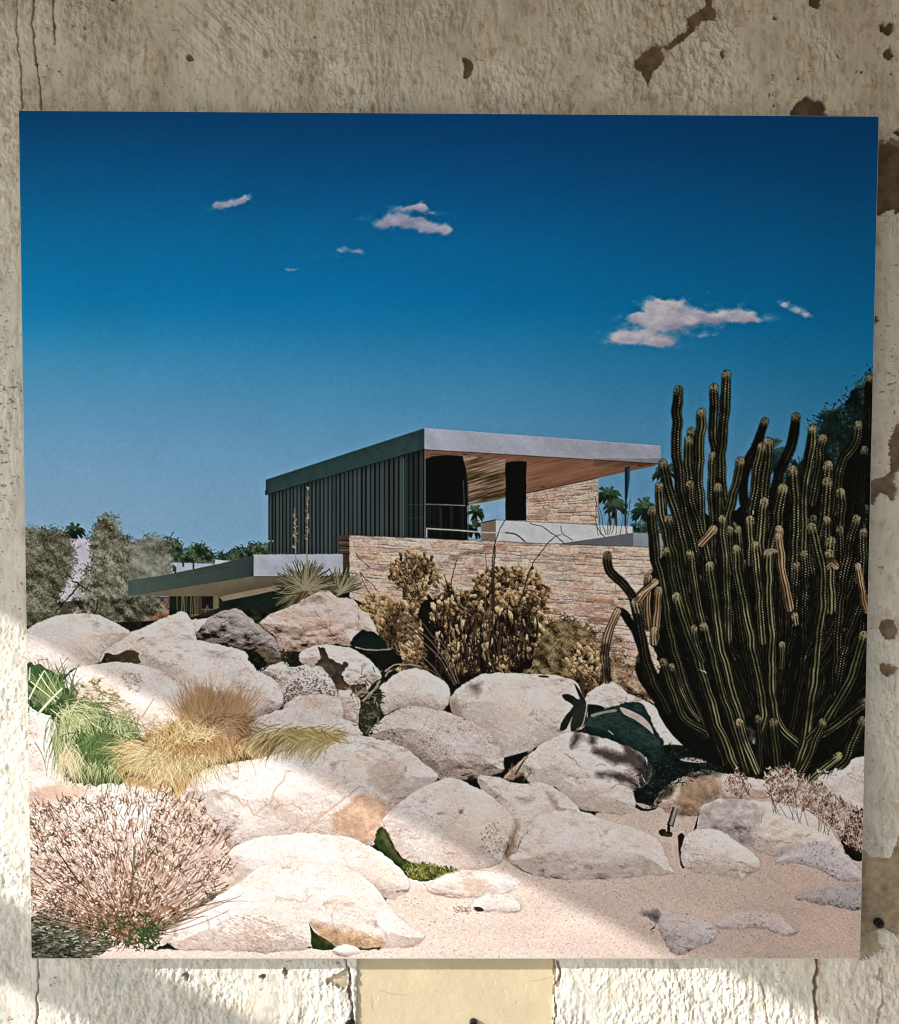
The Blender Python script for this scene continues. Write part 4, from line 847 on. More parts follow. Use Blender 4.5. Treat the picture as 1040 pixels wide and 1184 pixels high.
flat([(584, 990), (590, 968), (598, 950), (600, 958), (594, 978), (588, 996)], C(120, 92, 74), b27, 2, wob=1.6, alpha=.8)
for k, p_ in enumerate([[(584, 992), (588, 974), (598, 952)], [(600, 978), (604, 968)], [(586, 994), (600, 1004), (616, 1011)]]): crack(p_, 2.2, .8, C(46, 34, 26), seed=k + 74)
crack([(494, 986), (492, 1000)], 1.4, .4, C(140, 110, 92)); flat([(530, 938), (536, 936), (534, 942)], C(150, 110, 88), b27, 2)
x, y, dep, r = inside_points([(556, 962), (576, 950), (580, 980), (562, 990)], 90, 4, 4540); strokes(x, y, x + r.uniform(-1, 1, 90) * 3, y + 2, ramp(r.random(90), [C(104, 78, 66), C(140, 116, 104)]), .9, 0, 2, wgt=.35)
GG = LIT(70, 80, 36)
flat([(432, 974), (440, 956), (446, 962), (454, 978), (468, 996), (500, 1002), (534, 1008), (505, 1017), (476, 1018), (462, 1004), (448, 990)], LIT(58, 74, 36), part('grass_tuft', None, 'strip of green grass under the sunlit boulder'), 2, wob=1.5, grain=.3)
x, y, dep, r = inside_points([(468, 1000), (500, 1000), (535, 1008), (505, 1016), (474, 1016)], 420, 2, 4550); strokes(x, y, x + r.normal(0, 2, 420), y - r.uniform(1, 4, 420), ramp(r.random(420), [LIT(60, 72, 30), LIT(120, 124, 52), LIT(196, 176, 104)]), .9, 0, 5)
flat([(440, 957), (446, 962), (456, 980), (468, 996), (462, 996), (448, 978)], LIT(130, 108, 70), None, 2, alpha=.6)
LP = PALE
b34 = boulder([(494, 1028), (509, 1013), (532, 1007), (556, 1006), (580, 1008), (596, 1014), (603, 1024), (580, 1034), (540, 1038), (510, 1036)], 'low sunlit rock sunk in the sand below the broad boulder', 455, LP, flatlit=0.8, rough=1.0, flatten=.5, soft=4)[0]
flat([(536, 1018), (550, 1012), (566, 1020), (560, 1034), (540, 1032)], C(168, 134, 108), b34, 3, wob=3, alpha=.5)
boulder([(542, 1048), (556, 1036), (584, 1032), (600, 1042), (600, 1054), (572, 1054), (550, 1053)], 'smaller sunlit rock just in front of the low one', 456, LP, flatlit=0.8, rough=.8, flatten=.5, soft=4)
flat([(548, 1049), (556, 1049), (560, 1053), (552, 1054)], C(52, 48, 36), None, 2); x, y, dep, r = inside_points([(524, 1048), (542, 1048), (544, 1056), (526, 1056)], 50, 2, 4560); strokes(x, y, x + 2, y + 1, ramp(r.random(50), [C(100, 76, 62), C(140, 112, 96)]), .9, 0, 2, wgt=.4)
b29 = boulder([(266, 986), (280, 974), (310, 967), (353, 963), (402, 968), (440, 985), (465, 1007), (474, 1024), (464, 1036), (440, 1039), (410, 1030), (300, 1020), (272, 1002)], 'long smooth boulder behind the front rock', 457, PALE, flatlit=0.8, rough=.5)[0]
b30 = boulder([(196, 1090), (206, 1074), (219, 1060), (249, 1038), (278, 1020), (301, 1002), (330, 998), (359, 998), (399, 1003), (431, 1022), (452, 1050), (468, 1067), (492, 1082), (478, 1094), (448, 1096), (365, 1094), (350, 1098), (310, 1102), (281, 1100), (240, 1098), (209, 1099)], 'large low boulder in front beside the dry bush', 458, PALE, flatlit=0.8, smooth=3, rough=.8, facet=.4, under=.75)[0]
for k, p_ in enumerate([[(296, 1062), (316, 1070), (336, 1082), (350, 1092)], [(286, 1072), (310, 1082), (330, 1094)], [(300, 1078), (316, 1086)], [(320, 1040), (344, 1042), (360, 1036)], [(240, 1064), (246, 1080), (250, 1094)]]):
    line(p_, C(140, 124, 98), 4.5, alpha=.3, jit=3, seed=k + 80, taper=.5); crack(p_, .9, .35, C(104, 88, 66), seed=k + 80, jit=2.5)
x, y, dep, r = inside_points([(250, 1062), (300, 1058), (350, 1084), (345, 1098), (290, 1098), (252, 1090)], 420, 3, 4580); strokes(x, y, x + r.uniform(1, 4, 420), y + r.uniform(.2, 2, 420), ramp(r.random(420), [C(112, 96, 76), C(150, 134, 116)]), .7, 0, 3, wgt=.28)
flat([(358, 1068), (364, 1078), (384, 1090), (386, 1098), (362, 1097), (360, 1082)], LIT(58, 76, 34), part('rock_gap', None, 'green shaded gap under the overhanging front stone'), 2, grain=.3)
b31 = boulder([(359, 1066), (366, 1052), (376, 1042), (388, 1036), (410, 1036), (424, 1046), (433, 1058), (441, 1074), (447, 1086), (442, 1094), (428, 1097), (411, 1096), (388, 1092), (368, 1080)], 'overhanging front stone with a tan underside', 459, PALE, flatlit=0.8, smooth=3, rough=.9)[0]
flat([(359, 1066), (372, 1070), (388, 1071), (404, 1076), (424, 1080), (438, 1082), (447, 1088), (441, 1095), (411, 1097), (388, 1093), (368, 1080)], C(150, 120, 88), b31, 3, wob=1.6, grain=.14, alpha=.85)
line([(386, 1070), (384, 1058), (390, 1046)], C(150, 130, 116), 1.2, alpha=.5); line([(390, 1096), (412, 1098), (440, 1096)], C(48, 40, 26), 1.8, alpha=.8)
boulder([(385, 1098), (394, 1093), (408, 1094), (417, 1100), (408, 1105), (392, 1105)], 'pebble under the overhanging front stone', 460, PALE, flatlit=0.8, rough=.4)
# left foreground
boulder([(28, 815), (50, 818), (63, 834), (71, 858), (75, 884), (70, 910), (28, 912)], 'speckled boulder cut by the left edge', 461, PALE, flatlit=0.8, rough=.7, speck=1.1)
b33 = boulder([(28, 900), (60, 895), (82, 904), (128, 904), (168, 909), (196, 920), (205, 945), (160, 1000), (28, 1010)], 'pale slab behind the dry bush with a pink band', 462, PALE, flatlit=0.8, rough=.4, under=.9)[0]
flat([(28, 918), (60, 908), (80, 906), (104, 914), (80, 926), (40, 934), (28, 940)], C(168, 132, 110), b33, 3, wob=2, alpha=.6)
b4 = boulder([(66, 797), (74, 788), (84, 776), (102, 769), (127, 766), (150, 767), (175, 772), (200, 785), (216, 802), (221, 822), (212, 846), (190, 858), (168, 856), (140, 842), (112, 832), (90, 812), (78, 797)], 'boulder with a lichen-patterned face above the green grass', 463, PALE, flatlit=0.8, rough=.7, under=.8)[0]
flat([(80, 797), (96, 788), (116, 784), (130, 796), (150, 812), (160, 830), (152, 846), (126, 840), (104, 824), (86, 808)], C(160, 142, 116), b4, 3, wob=2.5, alpha=.6)
x, y, dep, r = inside_points([(80, 797), (96, 788), (114, 784), (132, 800), (150, 814), (160, 834), (148, 846), (120, 836), (98, 820)], 1500, 3, 4630)
m = fbm(x, y, 6, 4631, 3) > 0; x, y = x[m], y[m]; n = len(x)
strokes(x, y, x + r.normal(1, 2, n), y + r.normal(.6, 1, n), ramp(r.random(n) * .7 + np.clip((x - 110) / 120, 0, .3), [C(74, 66, 44), C(112, 102, 76), C(140, 130, 100)]), .9, 0, 4, wgt=.4)
crack([(98, 820), (112, 832), (128, 836), (142, 844)], 2, .6, C(70, 76, 40)); crack([(88, 776), (98, 780), (86, 790)], 1, .3)
x, y, dep, r = inside_points([(140, 780), (156, 776), (164, 786), (160, 800), (146, 796)], 110, 3, 4640); strokes(x, y, x + r.uniform(0, 3, 110), y + r.uniform(0, 1, 110), ramp(r.random(110), [C(112, 92, 80), C(140, 120, 108)]), .9, 0, 3, wgt=.35)

# dead leaves, twigs and dim stone inside the shaded gaps
for pts_, n, cs_ in [([(735, 905), (752, 872), (765, 862), (790, 864), (815, 874), (838, 890), (812, 897), (776, 914), (758, 934), (738, 932)], 420, [C(12, 18, 16), C(24, 32, 28), C(52, 54, 46)]),
                     ([(418, 812), (428, 806), (440, 826), (430, 850), (415, 842)], 150, [C(24, 26, 16), C(66, 62, 42), C(112, 100, 76)]), ([(436, 800), (441, 798), (441, 812), (432, 826), (420, 828)], 110, [C(24, 28, 18), C(58, 58, 42), C(96, 88, 70)]),
                     ([(285, 750), (300, 756), (308, 768), (300, 776)], 60, [C(12, 16, 10), C(44, 40, 28)]), ([(326, 752), (345, 755), (344, 770), (330, 768)], 90, [C(12, 16, 10), C(50, 44, 32)])]:
    x, y, dep, r = inside_points(pts_, n, 2, n + 900); strokes(x, y, x + r.normal(0, 3, n), y + r.normal(0, 2, n), ramp(r.random(n) ** 1.6, cs_), r.uniform(.6, 1.6, n), r.normal(0, .1, n), 4, None, wgt=.5)
# ------------------------------------------------------------------ the big columnar cactus
CAC = part('cactus', None, 'huge clump of dark ribbed cactus columns filling the right of the print')
flat([(950, 770), (1012, 770), (1012, 872), (990, 876), (960, 890)], C(14, 16, 10), CAC, 1, grain=.3)
flat([(748, 700), (752, 668), (768, 640), (790, 628), (800, 590), (830, 600), (850, 590), (875, 575), (905, 560), (930, 560), (960, 545), (985, 520), (1006, 500), (1006, 815), (990, 850), (972, 885), (948, 897), (905, 902), (866, 894), (840, 884), (806, 856), (776, 826), (758, 800), (764, 770), (752, 740)], C(9, 10, 6), CAC, 2, wob=2.5, grain=.3)
flat([(764, 800), (790, 830), (820, 860), (850, 890), (820, 882), (790, 862), (770, 840), (758, 815)], C(8, 12, 9), CAC, 2)
DKC = [C(5, 6, 3), C(18, 18, 10), C(46, 42, 25), C(96, 88, 56)]
GRC = [C(6, 7, 3), C(30, 29, 15), C(57, 57, 33), C(110, 103, 68)]
TNC = [C(38, 28, 18), C(84, 64, 42), C(120, 95, 66), C(146, 124, 92)]
def column(pts, r=5.0, lum=.5, dots=.6, cols=GRC, seed=0, tip=True, nrib=3.2, rt=None):
    """one ribbed stem from tip downwards with rows of spine tufts along its ribs"""
    pid = part('stem', CAC); r = r * 1.09; lum = (lum * 1.05 + .02) * float(np.random.default_rng(seed * 7 + len(pts)).uniform(.72, 1.12)); nrib = 4.1
    p = spline(pts, 5, False)
    s = win(p[:, 0].min() - r, p[:, 0].max() + r, p[:, 1].min() - r, p[:, 1].max() + r, 3)
    X, Y = XX[s], YY[s]
    if X.size == 0: return
    X = X + 1.1 * noise(X * .3, Y, 13, 611 + seed % 7); best = np.full(X.shape, 1e9, np.float32); sg = np.zeros_like(best); al = np.zeros_like(best); acc = 0
    for (ax, ay), (bx, by) in zip(p[:-1], p[1:]):
        ex, ey = bx - ax, by - ay; L = np.hypot(ex, ey) + 1e-6
        t = np.clip(((X - ax) * ex + (Y - ay) * ey) / (L * L), 0, 1)
        qx, qy = X - ax - t * ex, Y - ay - t * ey
        d = np.hypot(qx, qy); m = d < best
        best = np.where(m, d, best); sg = np.where(m, (qx * (-ey) + qy * ex) / L, sg); al = np.where(m, acc + t * L, al); acc += L
    rr = r * np.clip(.86 + .14 * al / 14, 0, 1) if rt is None else rt + (r - rt) * np.clip(al / acc, 0, 1)
    rr = rr * (1 + (.16 if cols is TNC else .06) * noise(al, al * 0, 7 if cols is TNC else 15, 600 + seed))
    ed = best - rr - .35 * np.clip(noise(X, Y, 1.6, 601), 0, 1)
    t = np.clip(-sg / np.maximum(rr, .1), -1, 1)                    # + towards the right of a stem that hangs down
    th = np.arcsin(t)
    ph_ = seed * 1.7 + 1.3 * noise(al, al * 0 + seed, 26, 612); rib = np.cos(th * 2 * nrib + ph_)
    lam = np.clip(1.25 * np.cos(th - .35 - .45 * np.sin(seed * 1.3)) - .18, 0, 1)
    v = lum * (.03 + 1.65 * lam * np.clip(.52 + .46 * rib, 0, 1.1) + .30 * np.clip(rib, 0, 1) * np.clip(-t * 1.3, 0, 1)) + .07 * noise(X, Y, 3, 602 + seed % 9, 1, 2)
    v = v * (1 + .35 * fbm(X, Y, 22, 603 + seed % 5, 3)) + .05 * fbm(X, Y, 9, 605 + seed % 5, 2)
    c = ramp(np.clip(v, 0, 1), cols)
    dotp = np.clip(1.7 * np.cos(2 * np.pi * (al / 3.0 + .5 * (np.floor((th * 2 * nrib + ph_) / (2 * np.pi) + .5) % 2))) - .35, 0, 1) * np.clip((rib - .35) / .5, 0, 1)
    k = (1.1 - .45 * np.clip((Y - 640) / 160, 0, 1)) * dots * dotp * (.45 + .75 * lam) * np.clip(.55 + .9 * fbm(X, Y, 9, 604 + seed % 6, 3), 0, 1.2)
    k = np.clip(k, 0, 1)[..., None]
    c = c * (1 - k) + C(146, 134, 98) * k
    if tip:
        kt = (np.clip(1 - al / 7.5, 0, 1) * .95 * (.7 + .6 * noise(X, Y, 1.6, 609)))[..., None]; kt = np.clip(kt, 0, .85)
        c = c * (1 - kt) + (C(166, 146, 108) * (.55 + .55 * lum) + .0) * kt
    lay(s, np.clip(.45 - (ed - .9) / 1.6, 0, 1) * .5, C(7, 8, 5))
    lay(s, np.clip(.5 - ed / .9, 0, 1), c, pid)

q = np.random.default_rng(77)
n = 900; x, y, dep, r = inside_points([(760, 690), (800, 640), (900, 600), (1000, 560), (1003, 830), (960, 890), (860, 888), (800, 840), (760, 780)], n, 2, 4770)
strokes(x, y, x + (895 - x) * .08, y + r.uniform(8, 22, n), ramp(r.random(n) ** 2, [C(9, 11, 6), C(26, 28, 17), C(52, 52, 34)]), .8, r.normal(0, .05, n), 4, None, wgt=.4)
# deep background columns, mostly black with strings of lit spines
for k in range(52):
    x0 = q.uniform(800, 1000); y0 = q.uniform(585, 760) - (x0 - 800) * .1
    lean = (x0 - 895) * .25 * q.uniform(.4, 1.1); ln_ = q.uniform(90, 190); y1 = min(y0 + ln_, 880)
    column([(x0, y0), (x0 - lean * .4, (y0 + y1) / 2), (895 + (x0 - 895) * .55 - lean * .1, y1)], q.uniform(3.6, 5), q.uniform(.14, .30), q.uniform(.3, .6), DKC, k, q.random() < .35)
def cols_(L):
    for k, a in enumerate(L):
        pts, r, lum, dots = a[:4]; column(pts, r, lum, dots, a[4] if len(a) > 4 else GRC, 100 + k * 3 + len(L))
cols_([
 ([(1006, 437), (1005, 490), (996, 545), (984, 598), (980, 660)], 5.2, .16, .15, DKC),
 ([(799.6, 499), (799.6, 537), (802, 576), (810, 625)], 5.0, .34, .5),
 ([(826, 448), (826, 476), (825, 504), (829, 530)], 4.8, .42, .6), ([(825, 527), (824, 559), (825, 640)], 4.8, .40, .6),
 ([(840.6, 433), (838.7, 470), (835, 504), (834, 545), (839, 600), (841, 650)], 5.2, .40, .6),
 ([(812, 477), (809, 518), (808, 559), (811, 601), (817, 660)], 5.0, .42, .65), ([(796, 509), (797, 545), (799, 575)], 5.5, .40, .6),
 ([(784, 451), (783, 504), (785, 551), (792, 587), (804, 640)], 5.2, .38, .6),
 ([(767, 536), (771, 559), (781, 587), (792, 632), (800, 680)], 5.2, .44, .6), ([(762, 562), (764, 593), (771, 615), (778, 650)], 4.8, .42, .55),
 ([(798, 560), (800, 587), (810, 615), (819, 650)], 5.0, .42, .6),
 ([(885, 487), (877, 509), (864, 540), (860, 568), (865, 610), (868, 660)], 4.6, .14, .12, DKC), ([(921.5, 482), (914.5, 515), (902, 545), (892, 585)], 5.2, .18, .16, DKC),
 ([(888, 511), (886.6, 537), (884, 565), (880, 610)], 5.4, .46, .9), ([(880.5, 516), (875.5, 545), (870, 590)], 5.2, .42, .85),
 ([(939.6, 496), (937, 523), (931, 559), (928.5, 593), (928, 690)], 5.3, .44, .6), ([(951, 507), (946.6, 537), (940, 580)], 5.0, .34, .5),
 ([(993, 491), (991, 508), (984, 520), (974, 532), (970, 552), (966, 590)], 5.0, .38, .6), ([(1000, 520), (995, 570), (986, 640)], 4.4, .16, .2, DKC),
 ([(856.5, 533), (852, 559), (843, 593), (841, 640)], 5.0, .34, .5), ([(916.5, 544), (918.7, 576), (918.7, 610), (916, 680)], 6.2, .42, .95),
 ([(905, 565), (900.6, 593), (890, 650)], 6.2, .46, .95), ([(958, 538), (958, 570)], 6.0, .48, .95), ([(830, 563), (831, 598), (835, 650)], 4.9, .42, .6),
 ([(885, 580), (881, 610), (881, 680)], 5.4, .46, .9), ([(956, 557), (953.6, 593), (949, 626), (946, 680)], 6.0, .46, .95), ([(972, 569), (973, 598), (965, 650)], 5.4, .46, .9),
 ([(868.5, 601), (868.5, 650)], 4.8, .5, .9), ([(853, 612), (856, 660)], 4.6, .46, .7), ([(956, 601), (956, 650)], 4.8, .44, .9), ([(939.6, 610), (942, 660)], 4.8, .38, .8), ([(972, 612), (972, 650)], 4.4, .36, .8), ([(999, 615), (998, 660)], 4.6, .44, .8),
 ([(843, 612), (846, 660)], 4.4, .5, .7), ([(900.6, 612), (902, 655)], 4.5, .6, .5, TNC), ([(826, 612), (812, 628)], 4.4, .62, .5, TNC), ([(756, 612), (758, 650)], 4.6, .42, .6),
 ([(960.5, 626), (961, 704)], 6.0, .48, .95), ([(922, 654), (919, 720)], 4.6, .30, .9, DKC), ([(930.6, 640), (929.7, 720)], 4.6, .32, .9, DKC),
])
cols_([
 ([(754, 590), (757, 640), (766, 681), (774, 731), (788, 782), (804, 822), (815, 850)], 5.2, .40, .45), ([(774, 600), (788, 670), (800, 720)], 5, .36, .45), ([(797.7, 640), (806, 694), (815, 735)], 4.6, .42, .6),
 ([(834.7, 600), (840, 670), (842, 740)], 4.6, .40, .9), ([(873.4, 630), (878.5, 681), (883, 740)], 4.8, .44, .8), ([(771, 637), (774, 660), (779, 687), (791, 721), (801, 755), (815, 808), (836, 880)], 5.4, .42, .4),
 ([(989.5, 600), (973, 687), (966, 800)], 5, .3, .8, DKC), ([(959, 640), (961, 704)], 5.6, .46, .9), ([(900, 620), (905, 664), (912, 702)], 4.6, .72, .5, TNC), ([(1000, 690), (980, 740), (968, 800)], 4.6, .3, .85, DKC),
 ([(993, 654), (996, 680), (1002, 706)], 3.6, .62, .5, TNC), ([(920, 712), (921, 719)], 4.2, .6, .9), ([(905, 745), (904, 770)], 3.6, .42, .9), ([(967, 655), (962, 650), (956, 654)], 4.4, .6, .5, TNC),
 ([(702, 642), (705, 660), (722, 677), (734, 697), (738, 721), (744, 744), (751, 775)], 4.3, .28, .35), ([(715, 706), (724, 711), (735, 732), (748, 763), (760, 790)], 4.0, .10, .05, DKC), ([(739, 761), (742, 781), (757, 805), (777, 828)], 4.0, .12, .1, DKC),
 ([(715, 707), (704, 731), (699, 755), (702, 786)], 4.0, .62, .5, TNC), ([(750, 668), (748, 700), (750, 724)], 4.4, .46, .5, TNC), ([(761, 682), (759, 712), (757, 741)], 4.4, .36, .5, TNC), ([(757, 728), (757, 742)], 4.0, .74, .5, TNC),
 ([(734, 696), (738, 720), (745, 760), (756, 792), (772, 822)], 4.8, .32, .4), ([(736, 696), (738, 704)], 5.2, .62, .6), ([(757, 673), (747, 683), (739, 692)], 4.2, .42, .5, TNC),
 ([(783, 690), (791, 721), (801, 748), (815, 788), (830, 840), (852, 892)], 5.4, .46, .5), ([(821, 654), (828, 704), (835, 748), (848, 795), (858, 835), (869, 884)], 5.2, .54, .45), ([(814.5, 724), (824.6, 765), (838, 815), (852, 856), (861, 891)], 5.2, .56, .45),
 ([(803, 726), (806, 745), (812, 762)], 3.8, .4, .7), ([(767, 765), (777.5, 795), (791, 829), (812, 844)], 4.4, .46, .4), ([(777, 770), (792, 812), (806, 832)], 3.4, .4, .3),
 ([(851.6, 635), (856.6, 677), (865, 714), (873.4, 761), (882, 808), (883.5, 836), (876, 856)], 5.2, .56, .6), ([(888.6, 640), (888.6, 687), (892, 738), (892, 781), (894, 818), (903, 843), (920, 860)], 5.3, .56, .6),
 ([(939, 610), (949, 654), (951, 694), (944, 755), (939, 802), (931, 856), (920, 886)], 5.8, .54, .6), ([(999.6, 735), (983, 788), (959, 829), (938, 854)], 5.8, .34, .35), ([(1000, 812), (969, 835), (952, 846)], 5.8, .42, .95), ([(952.5, 835), (932, 882), (924, 898)], 4.6, .42, .9),
 ([(997, 833), (980, 874), (972, 884)], 5.2, .36, .9), ([(970, 874), (950, 890), (936, 901)], 4.8, .62, .8), ([(895, 835), (897, 860), (901, 892)], 5.0, .32, .2), ([(877, 830), (878, 870), (878, 892)], 3.8, .26, .2), ([(855, 835), (865, 868), (874, 891)], 4.6, .66, .5),
])
for p_ in ([(700, 744), (696, 748), (704, 750), (705, 744)], [(697, 764), (700, 786), (706, 787), (704, 764)], [(700, 752), (694, 756), (702, 758)]): flat(p_, C(14, 13, 9), None, 3, alpha=.85)
line([(739, 688), (760, 674)], C(150, 132, 98), 2.4, jit=.8); flat([(866, 842), (872, 846), (868, 853), (872, 858)], C(126, 122, 112), None, 1, alpha=.7)
flat([(885, 636), (894, 634), (901, 638), (892, 639)], C(112, 104, 98), None, 3); flat([(808, 774), (816, 776), (818, 779)], C(150, 146, 140), None, 1)
# ------------------------------------------------------------------ front plants, grasses, spotlight
def tuft(root, n, seed, pid, ang, length, cols, w=1.1, bend=(.0, .12), spread=(6, 3), batches=14, wgt=.6, dark_first=True):
    q = np.random.default_rng(seed)
    n = int(n * 1.5); th = q.uniform(ang[0], ang[1], n); L = q.uniform(*length, n) * q.uniform(.6, 1.05, n)
    x0 = root[0] + q.normal(0, spread[0], n); y0 = root[1] + q.normal(0, spread[1], n)
    b = q.random(n)
    if dark_first:
        o = np.argsort(b + q.normal(0, .28, n)); th, L, x0, y0, b = th[o], L[o], x0[o], y0[o], b[o]
    sg = np.sign(np.cos(th))
    strokes(x0, y0, x0 + np.cos(th) * L, y0 + np.sin(th) * L, ramp(np.clip(b + q.normal(0, .1, n), 0, 1), cols), w * .6, sg * -q.uniform(*bend, n), batches + 10, pid, wgt=wgt * .8)

GR = [LIT(44, 62, 34), LIT(76, 104, 56), LIT(118, 142, 80), LIT(176, 184, 122), LIT(236, 226, 186)]
YG = [LIT(112, 86, 46), LIT(172, 138, 80), LIT(214, 182, 120), LIT(240, 216, 162), LIT(252, 240, 206)]
BG_ = [LIT(122, 84, 40), LIT(160, 112, 62), LIT(196, 150, 96), LIT(222, 184, 134)]
BGS = [C(58, 38, 20), C(108, 76, 46), C(146, 110, 74), C(172, 144, 114)]
gg1 = part('grass_tuft', None, 'dark green strappy grass below the domed boulder')
flat([(28, 768), (44, 768), (70, 782), (82, 778), (70, 796), (84, 812), (60, 826), (28, 812)], LIT(66, 92, 58), gg1, 2, wob=2, grain=.2)
tuft((58, 812), 150, 701, gg1, (-2.7, -1.0), (24, 52), GR[:4], 1.3, (.0, .1), (12, 6))
flat([(29, 792), (48, 806), (44, 812), (29, 804)], LIT(96, 92, 84), None, 2, alpha=.7)
for p_, w_ in [([(34, 808), (42, 792), (51, 776)], 2.0), ([(44, 826), (58, 810), (72, 796)], 3.0), ([(46, 780), (60, 800), (74, 812)], 1.4), ([(36, 788), (56, 804), (66, 812)], 1.3), ([(34, 786), (35, 772)], 1.6), ([(52, 776), (66, 800)], 1.0)]: line(p_, LIT(226, 224, 186), w_, gg1, 3, ids=True, taper=.3)
gg2 = part('grass_tuft', None, 'bright green drooping grass between the left boulders')
flat([(66, 812), (80, 800), (92, 812), (112, 832), (140, 842), (158, 850), (160, 880), (140, 905), (85, 905), (76, 880), (74, 850)], LIT(78, 92, 56), gg2, 3, wob=3, grain=.3)
for (rt, n, sd_, ag, ln_) in [((92, 846), 420, 702, (.1, 2.2), (22, 56)), ((108, 852), 420, 703, (-.2, 2.4), (22, 52)), ((84, 828), 300, 704, (-.1, 1.9), (20, 50)), ((124, 868), 420, 705, (.4, 3.0), (14, 44)), ((130, 866), 420, 708, (-2.6, -.5), (18, 40))]:
    tuft(rt, n, sd_, gg2, ag, ln_, GR, 1.1, (.02, .16), (11, 9))
tuft((118, 872), 260, 706, gg2, (-2.2, -.6), (14, 34), GR[:3], 1.1, (0, .1), (14, 8))
yl = part('grass_tuft', None, 'straw yellow grass flowing round the green grass')
flat([(150, 868), (190, 840), (230, 838), (290, 858), (286, 878), (236, 888), (216, 912), (200, 925), (180, 912), (140, 903)], LIT(160, 122, 68), yl, 3, wob=4, grain=.2, alpha=.8)
tuft((80, 872), 110, 709, yl, (.9, 2.2), (16, 44), YG[2:], 1.0, (0, .1), (6, 10))
for (rt, n, sd_, ag, ln_) in [((205, 866), 340, 710, (.2, 3.0), (18, 50)), ((180, 876), 280, 711, (1.2, 3.3), (16, 44)), ((236, 862), 300, 712, (.0, 2.4), (18, 46)), ((262, 850), 220, 716, (.1, 2.6), (16, 44)), ((196, 884), 280, 713, (.6, 2.5), (14, 40)), ((160, 868), 260, 714, (2.4, 3.6), (12, 30)), ((212, 850), 280, 715, (.3, 2.8), (10, 40))]:
    tuft(rt, n, sd_, yl, ag, ln_, YG, 1.0, (-.1, .2), (14, 8))
bt = part('grass_tuft', None, 'tall brown feathery grass tuft before the broad white boulder')
flat([(206, 842), (214, 812), (232, 798), (262, 800), (282, 812), (286, 842), (262, 858), (224, 858)], C(112, 80, 50), bt, 3, wob=6, grain=.3, alpha=.6)
tuft((246, 852), 760, 720, bt, (-2.35, -.75), (22, 62), BGS, .8, (-.05, .1), (17, 6), wgt=.5)
tuft((232, 840), 260, 721, bt, (-2.1, -1.2), (40, 62), BGS[1:], .6, (-.05, .06), (9, 6), wgt=.4)
tuft((262, 840), 200, 722, bt, (-1.4, -.7), (40, 62), BGS[1:], .6, (-.05, .06), (8, 6), wgt=.4)
tuft((226, 848), 420, 723, bt, (.1, 3.0), (10, 34), BG_[:3], .9, (0, .2), (18, 8))
tuft((255, 842), 420, 724, bt, (-.2, 1.8), (14, 44), BGS, .9, (0, .2), (14, 6))
tuft((212, 852), 300, 725, yl, (-3.0, .2), (8, 30), YG, 1.0, (-.1, .25), (20, 8))
y2 = part('grass_tuft', None, 'thin yellow grass combed across the low boulder')
Y2 = [C(100, 84, 48), C(140, 122, 76), C(164, 146, 98), C(178, 164, 122)]
q = np.random.default_rng(730); n = 260
x0 = q.uniform(318, 392, n); y0 = 846 + (x0 - 350) ** 2 * .004 + q.normal(0, 4, n)
strokes(x0, y0, x0 - q.uniform(8, 42, n), y0 + q.uniform(6, 32, n), ramp(q.random(n), Y2), .9, q.uniform(.02, .18, n), 10, y2, wgt=.4)
n = 120; x0 = q.uniform(330, 394, n); y0 = q.uniform(842, 856, n); strokes(x0, y0, x0 + q.uniform(4, 22, n), y0 + q.uniform(-6, 12, n), ramp(q.random(n), Y2), .8, q.uniform(-.15, .1, n), 4, y2, wgt=.45)
n = 90; x0 = q.uniform(288, 330, n); y0 = q.uniform(846, 858, n); strokes(x0, y0, x0 - q.uniform(6, 26, n), y0 + q.uniform(10, 26, n), ramp(q.random(n), YG), .8, q.uniform(.02, .18, n), 4, y2, wgt=.4)
for p_ in ([(165, 828), (178, 808)], [(168, 845), (180, 830)]): line(p_, LIT(212, 176, 140), 1.8, None, 1, taper=.5, alpha=.8)
# dry bush
db = part('dry_bush', None, 'dry pinkish bush of pale seed heads at the lower left corner')
flat([(32, 1062), (70, 1052), (98, 1062), (120, 1080), (130, 1094), (100, 1110), (30, 1114)], LIT(120, 104, 90), part('bush_shade', None, 'striped green-black shade under the dry bush'), 2, wob=2, grain=.25)
n = 1500; x, y, dep, r = inside_points([(30, 1062), (70, 1050), (100, 1062), (118, 1082), (126, 1096), (84, 1112), (30, 1114)], n, 2, 740)
strokes(x, y, x + r.uniform(2, 9, n), y + r.normal(0, 1, n), ramp(r.random(n), [LIT(40, 54, 32), LIT(66, 76, 52), LIT(120, 112, 96), LIT(214, 196, 178)]), r.uniform(.8, 1.8, n), r.normal(0, .08, n), 8, None, wgt=.6)
q = np.random.default_rng(741); n = 190
rx, ry = 150 + q.normal(0, 10, n), 1082 + q.normal(0, 5, n); th = q.uniform(-2.95, -.25, n); L = q.uniform(60, 165, n)
L = np.minimum(L, np.where(th < -2.3, 125, np.where(th > -.7, 118, 172)))
strokes(rx, ry, rx + np.cos(th) * L, ry + np.sin(th) * L, ramp(q.random(n), [LIT(78, 56, 40), LIT(128, 90, 66), LIT(176, 122, 96), LIT(200, 150, 124)]), .8, q.normal(0, .05, n), 6, db, wgt=.45)
BUSH = [(30, 945), (44, 930), (62, 934), (80, 922), (100, 928), (118, 916), (134, 922), (150, 912), (168, 918), (190, 908), (205, 920), (222, 922), (236, 932), (238, 950), (262, 958), (268, 972), (262, 990), (272, 1004), (250, 1016), (252, 1030), (225, 1048), (200, 1066), (180, 1088), (150, 1094), (110, 1082), (80, 1062), (52, 1050), (30, 1042)]
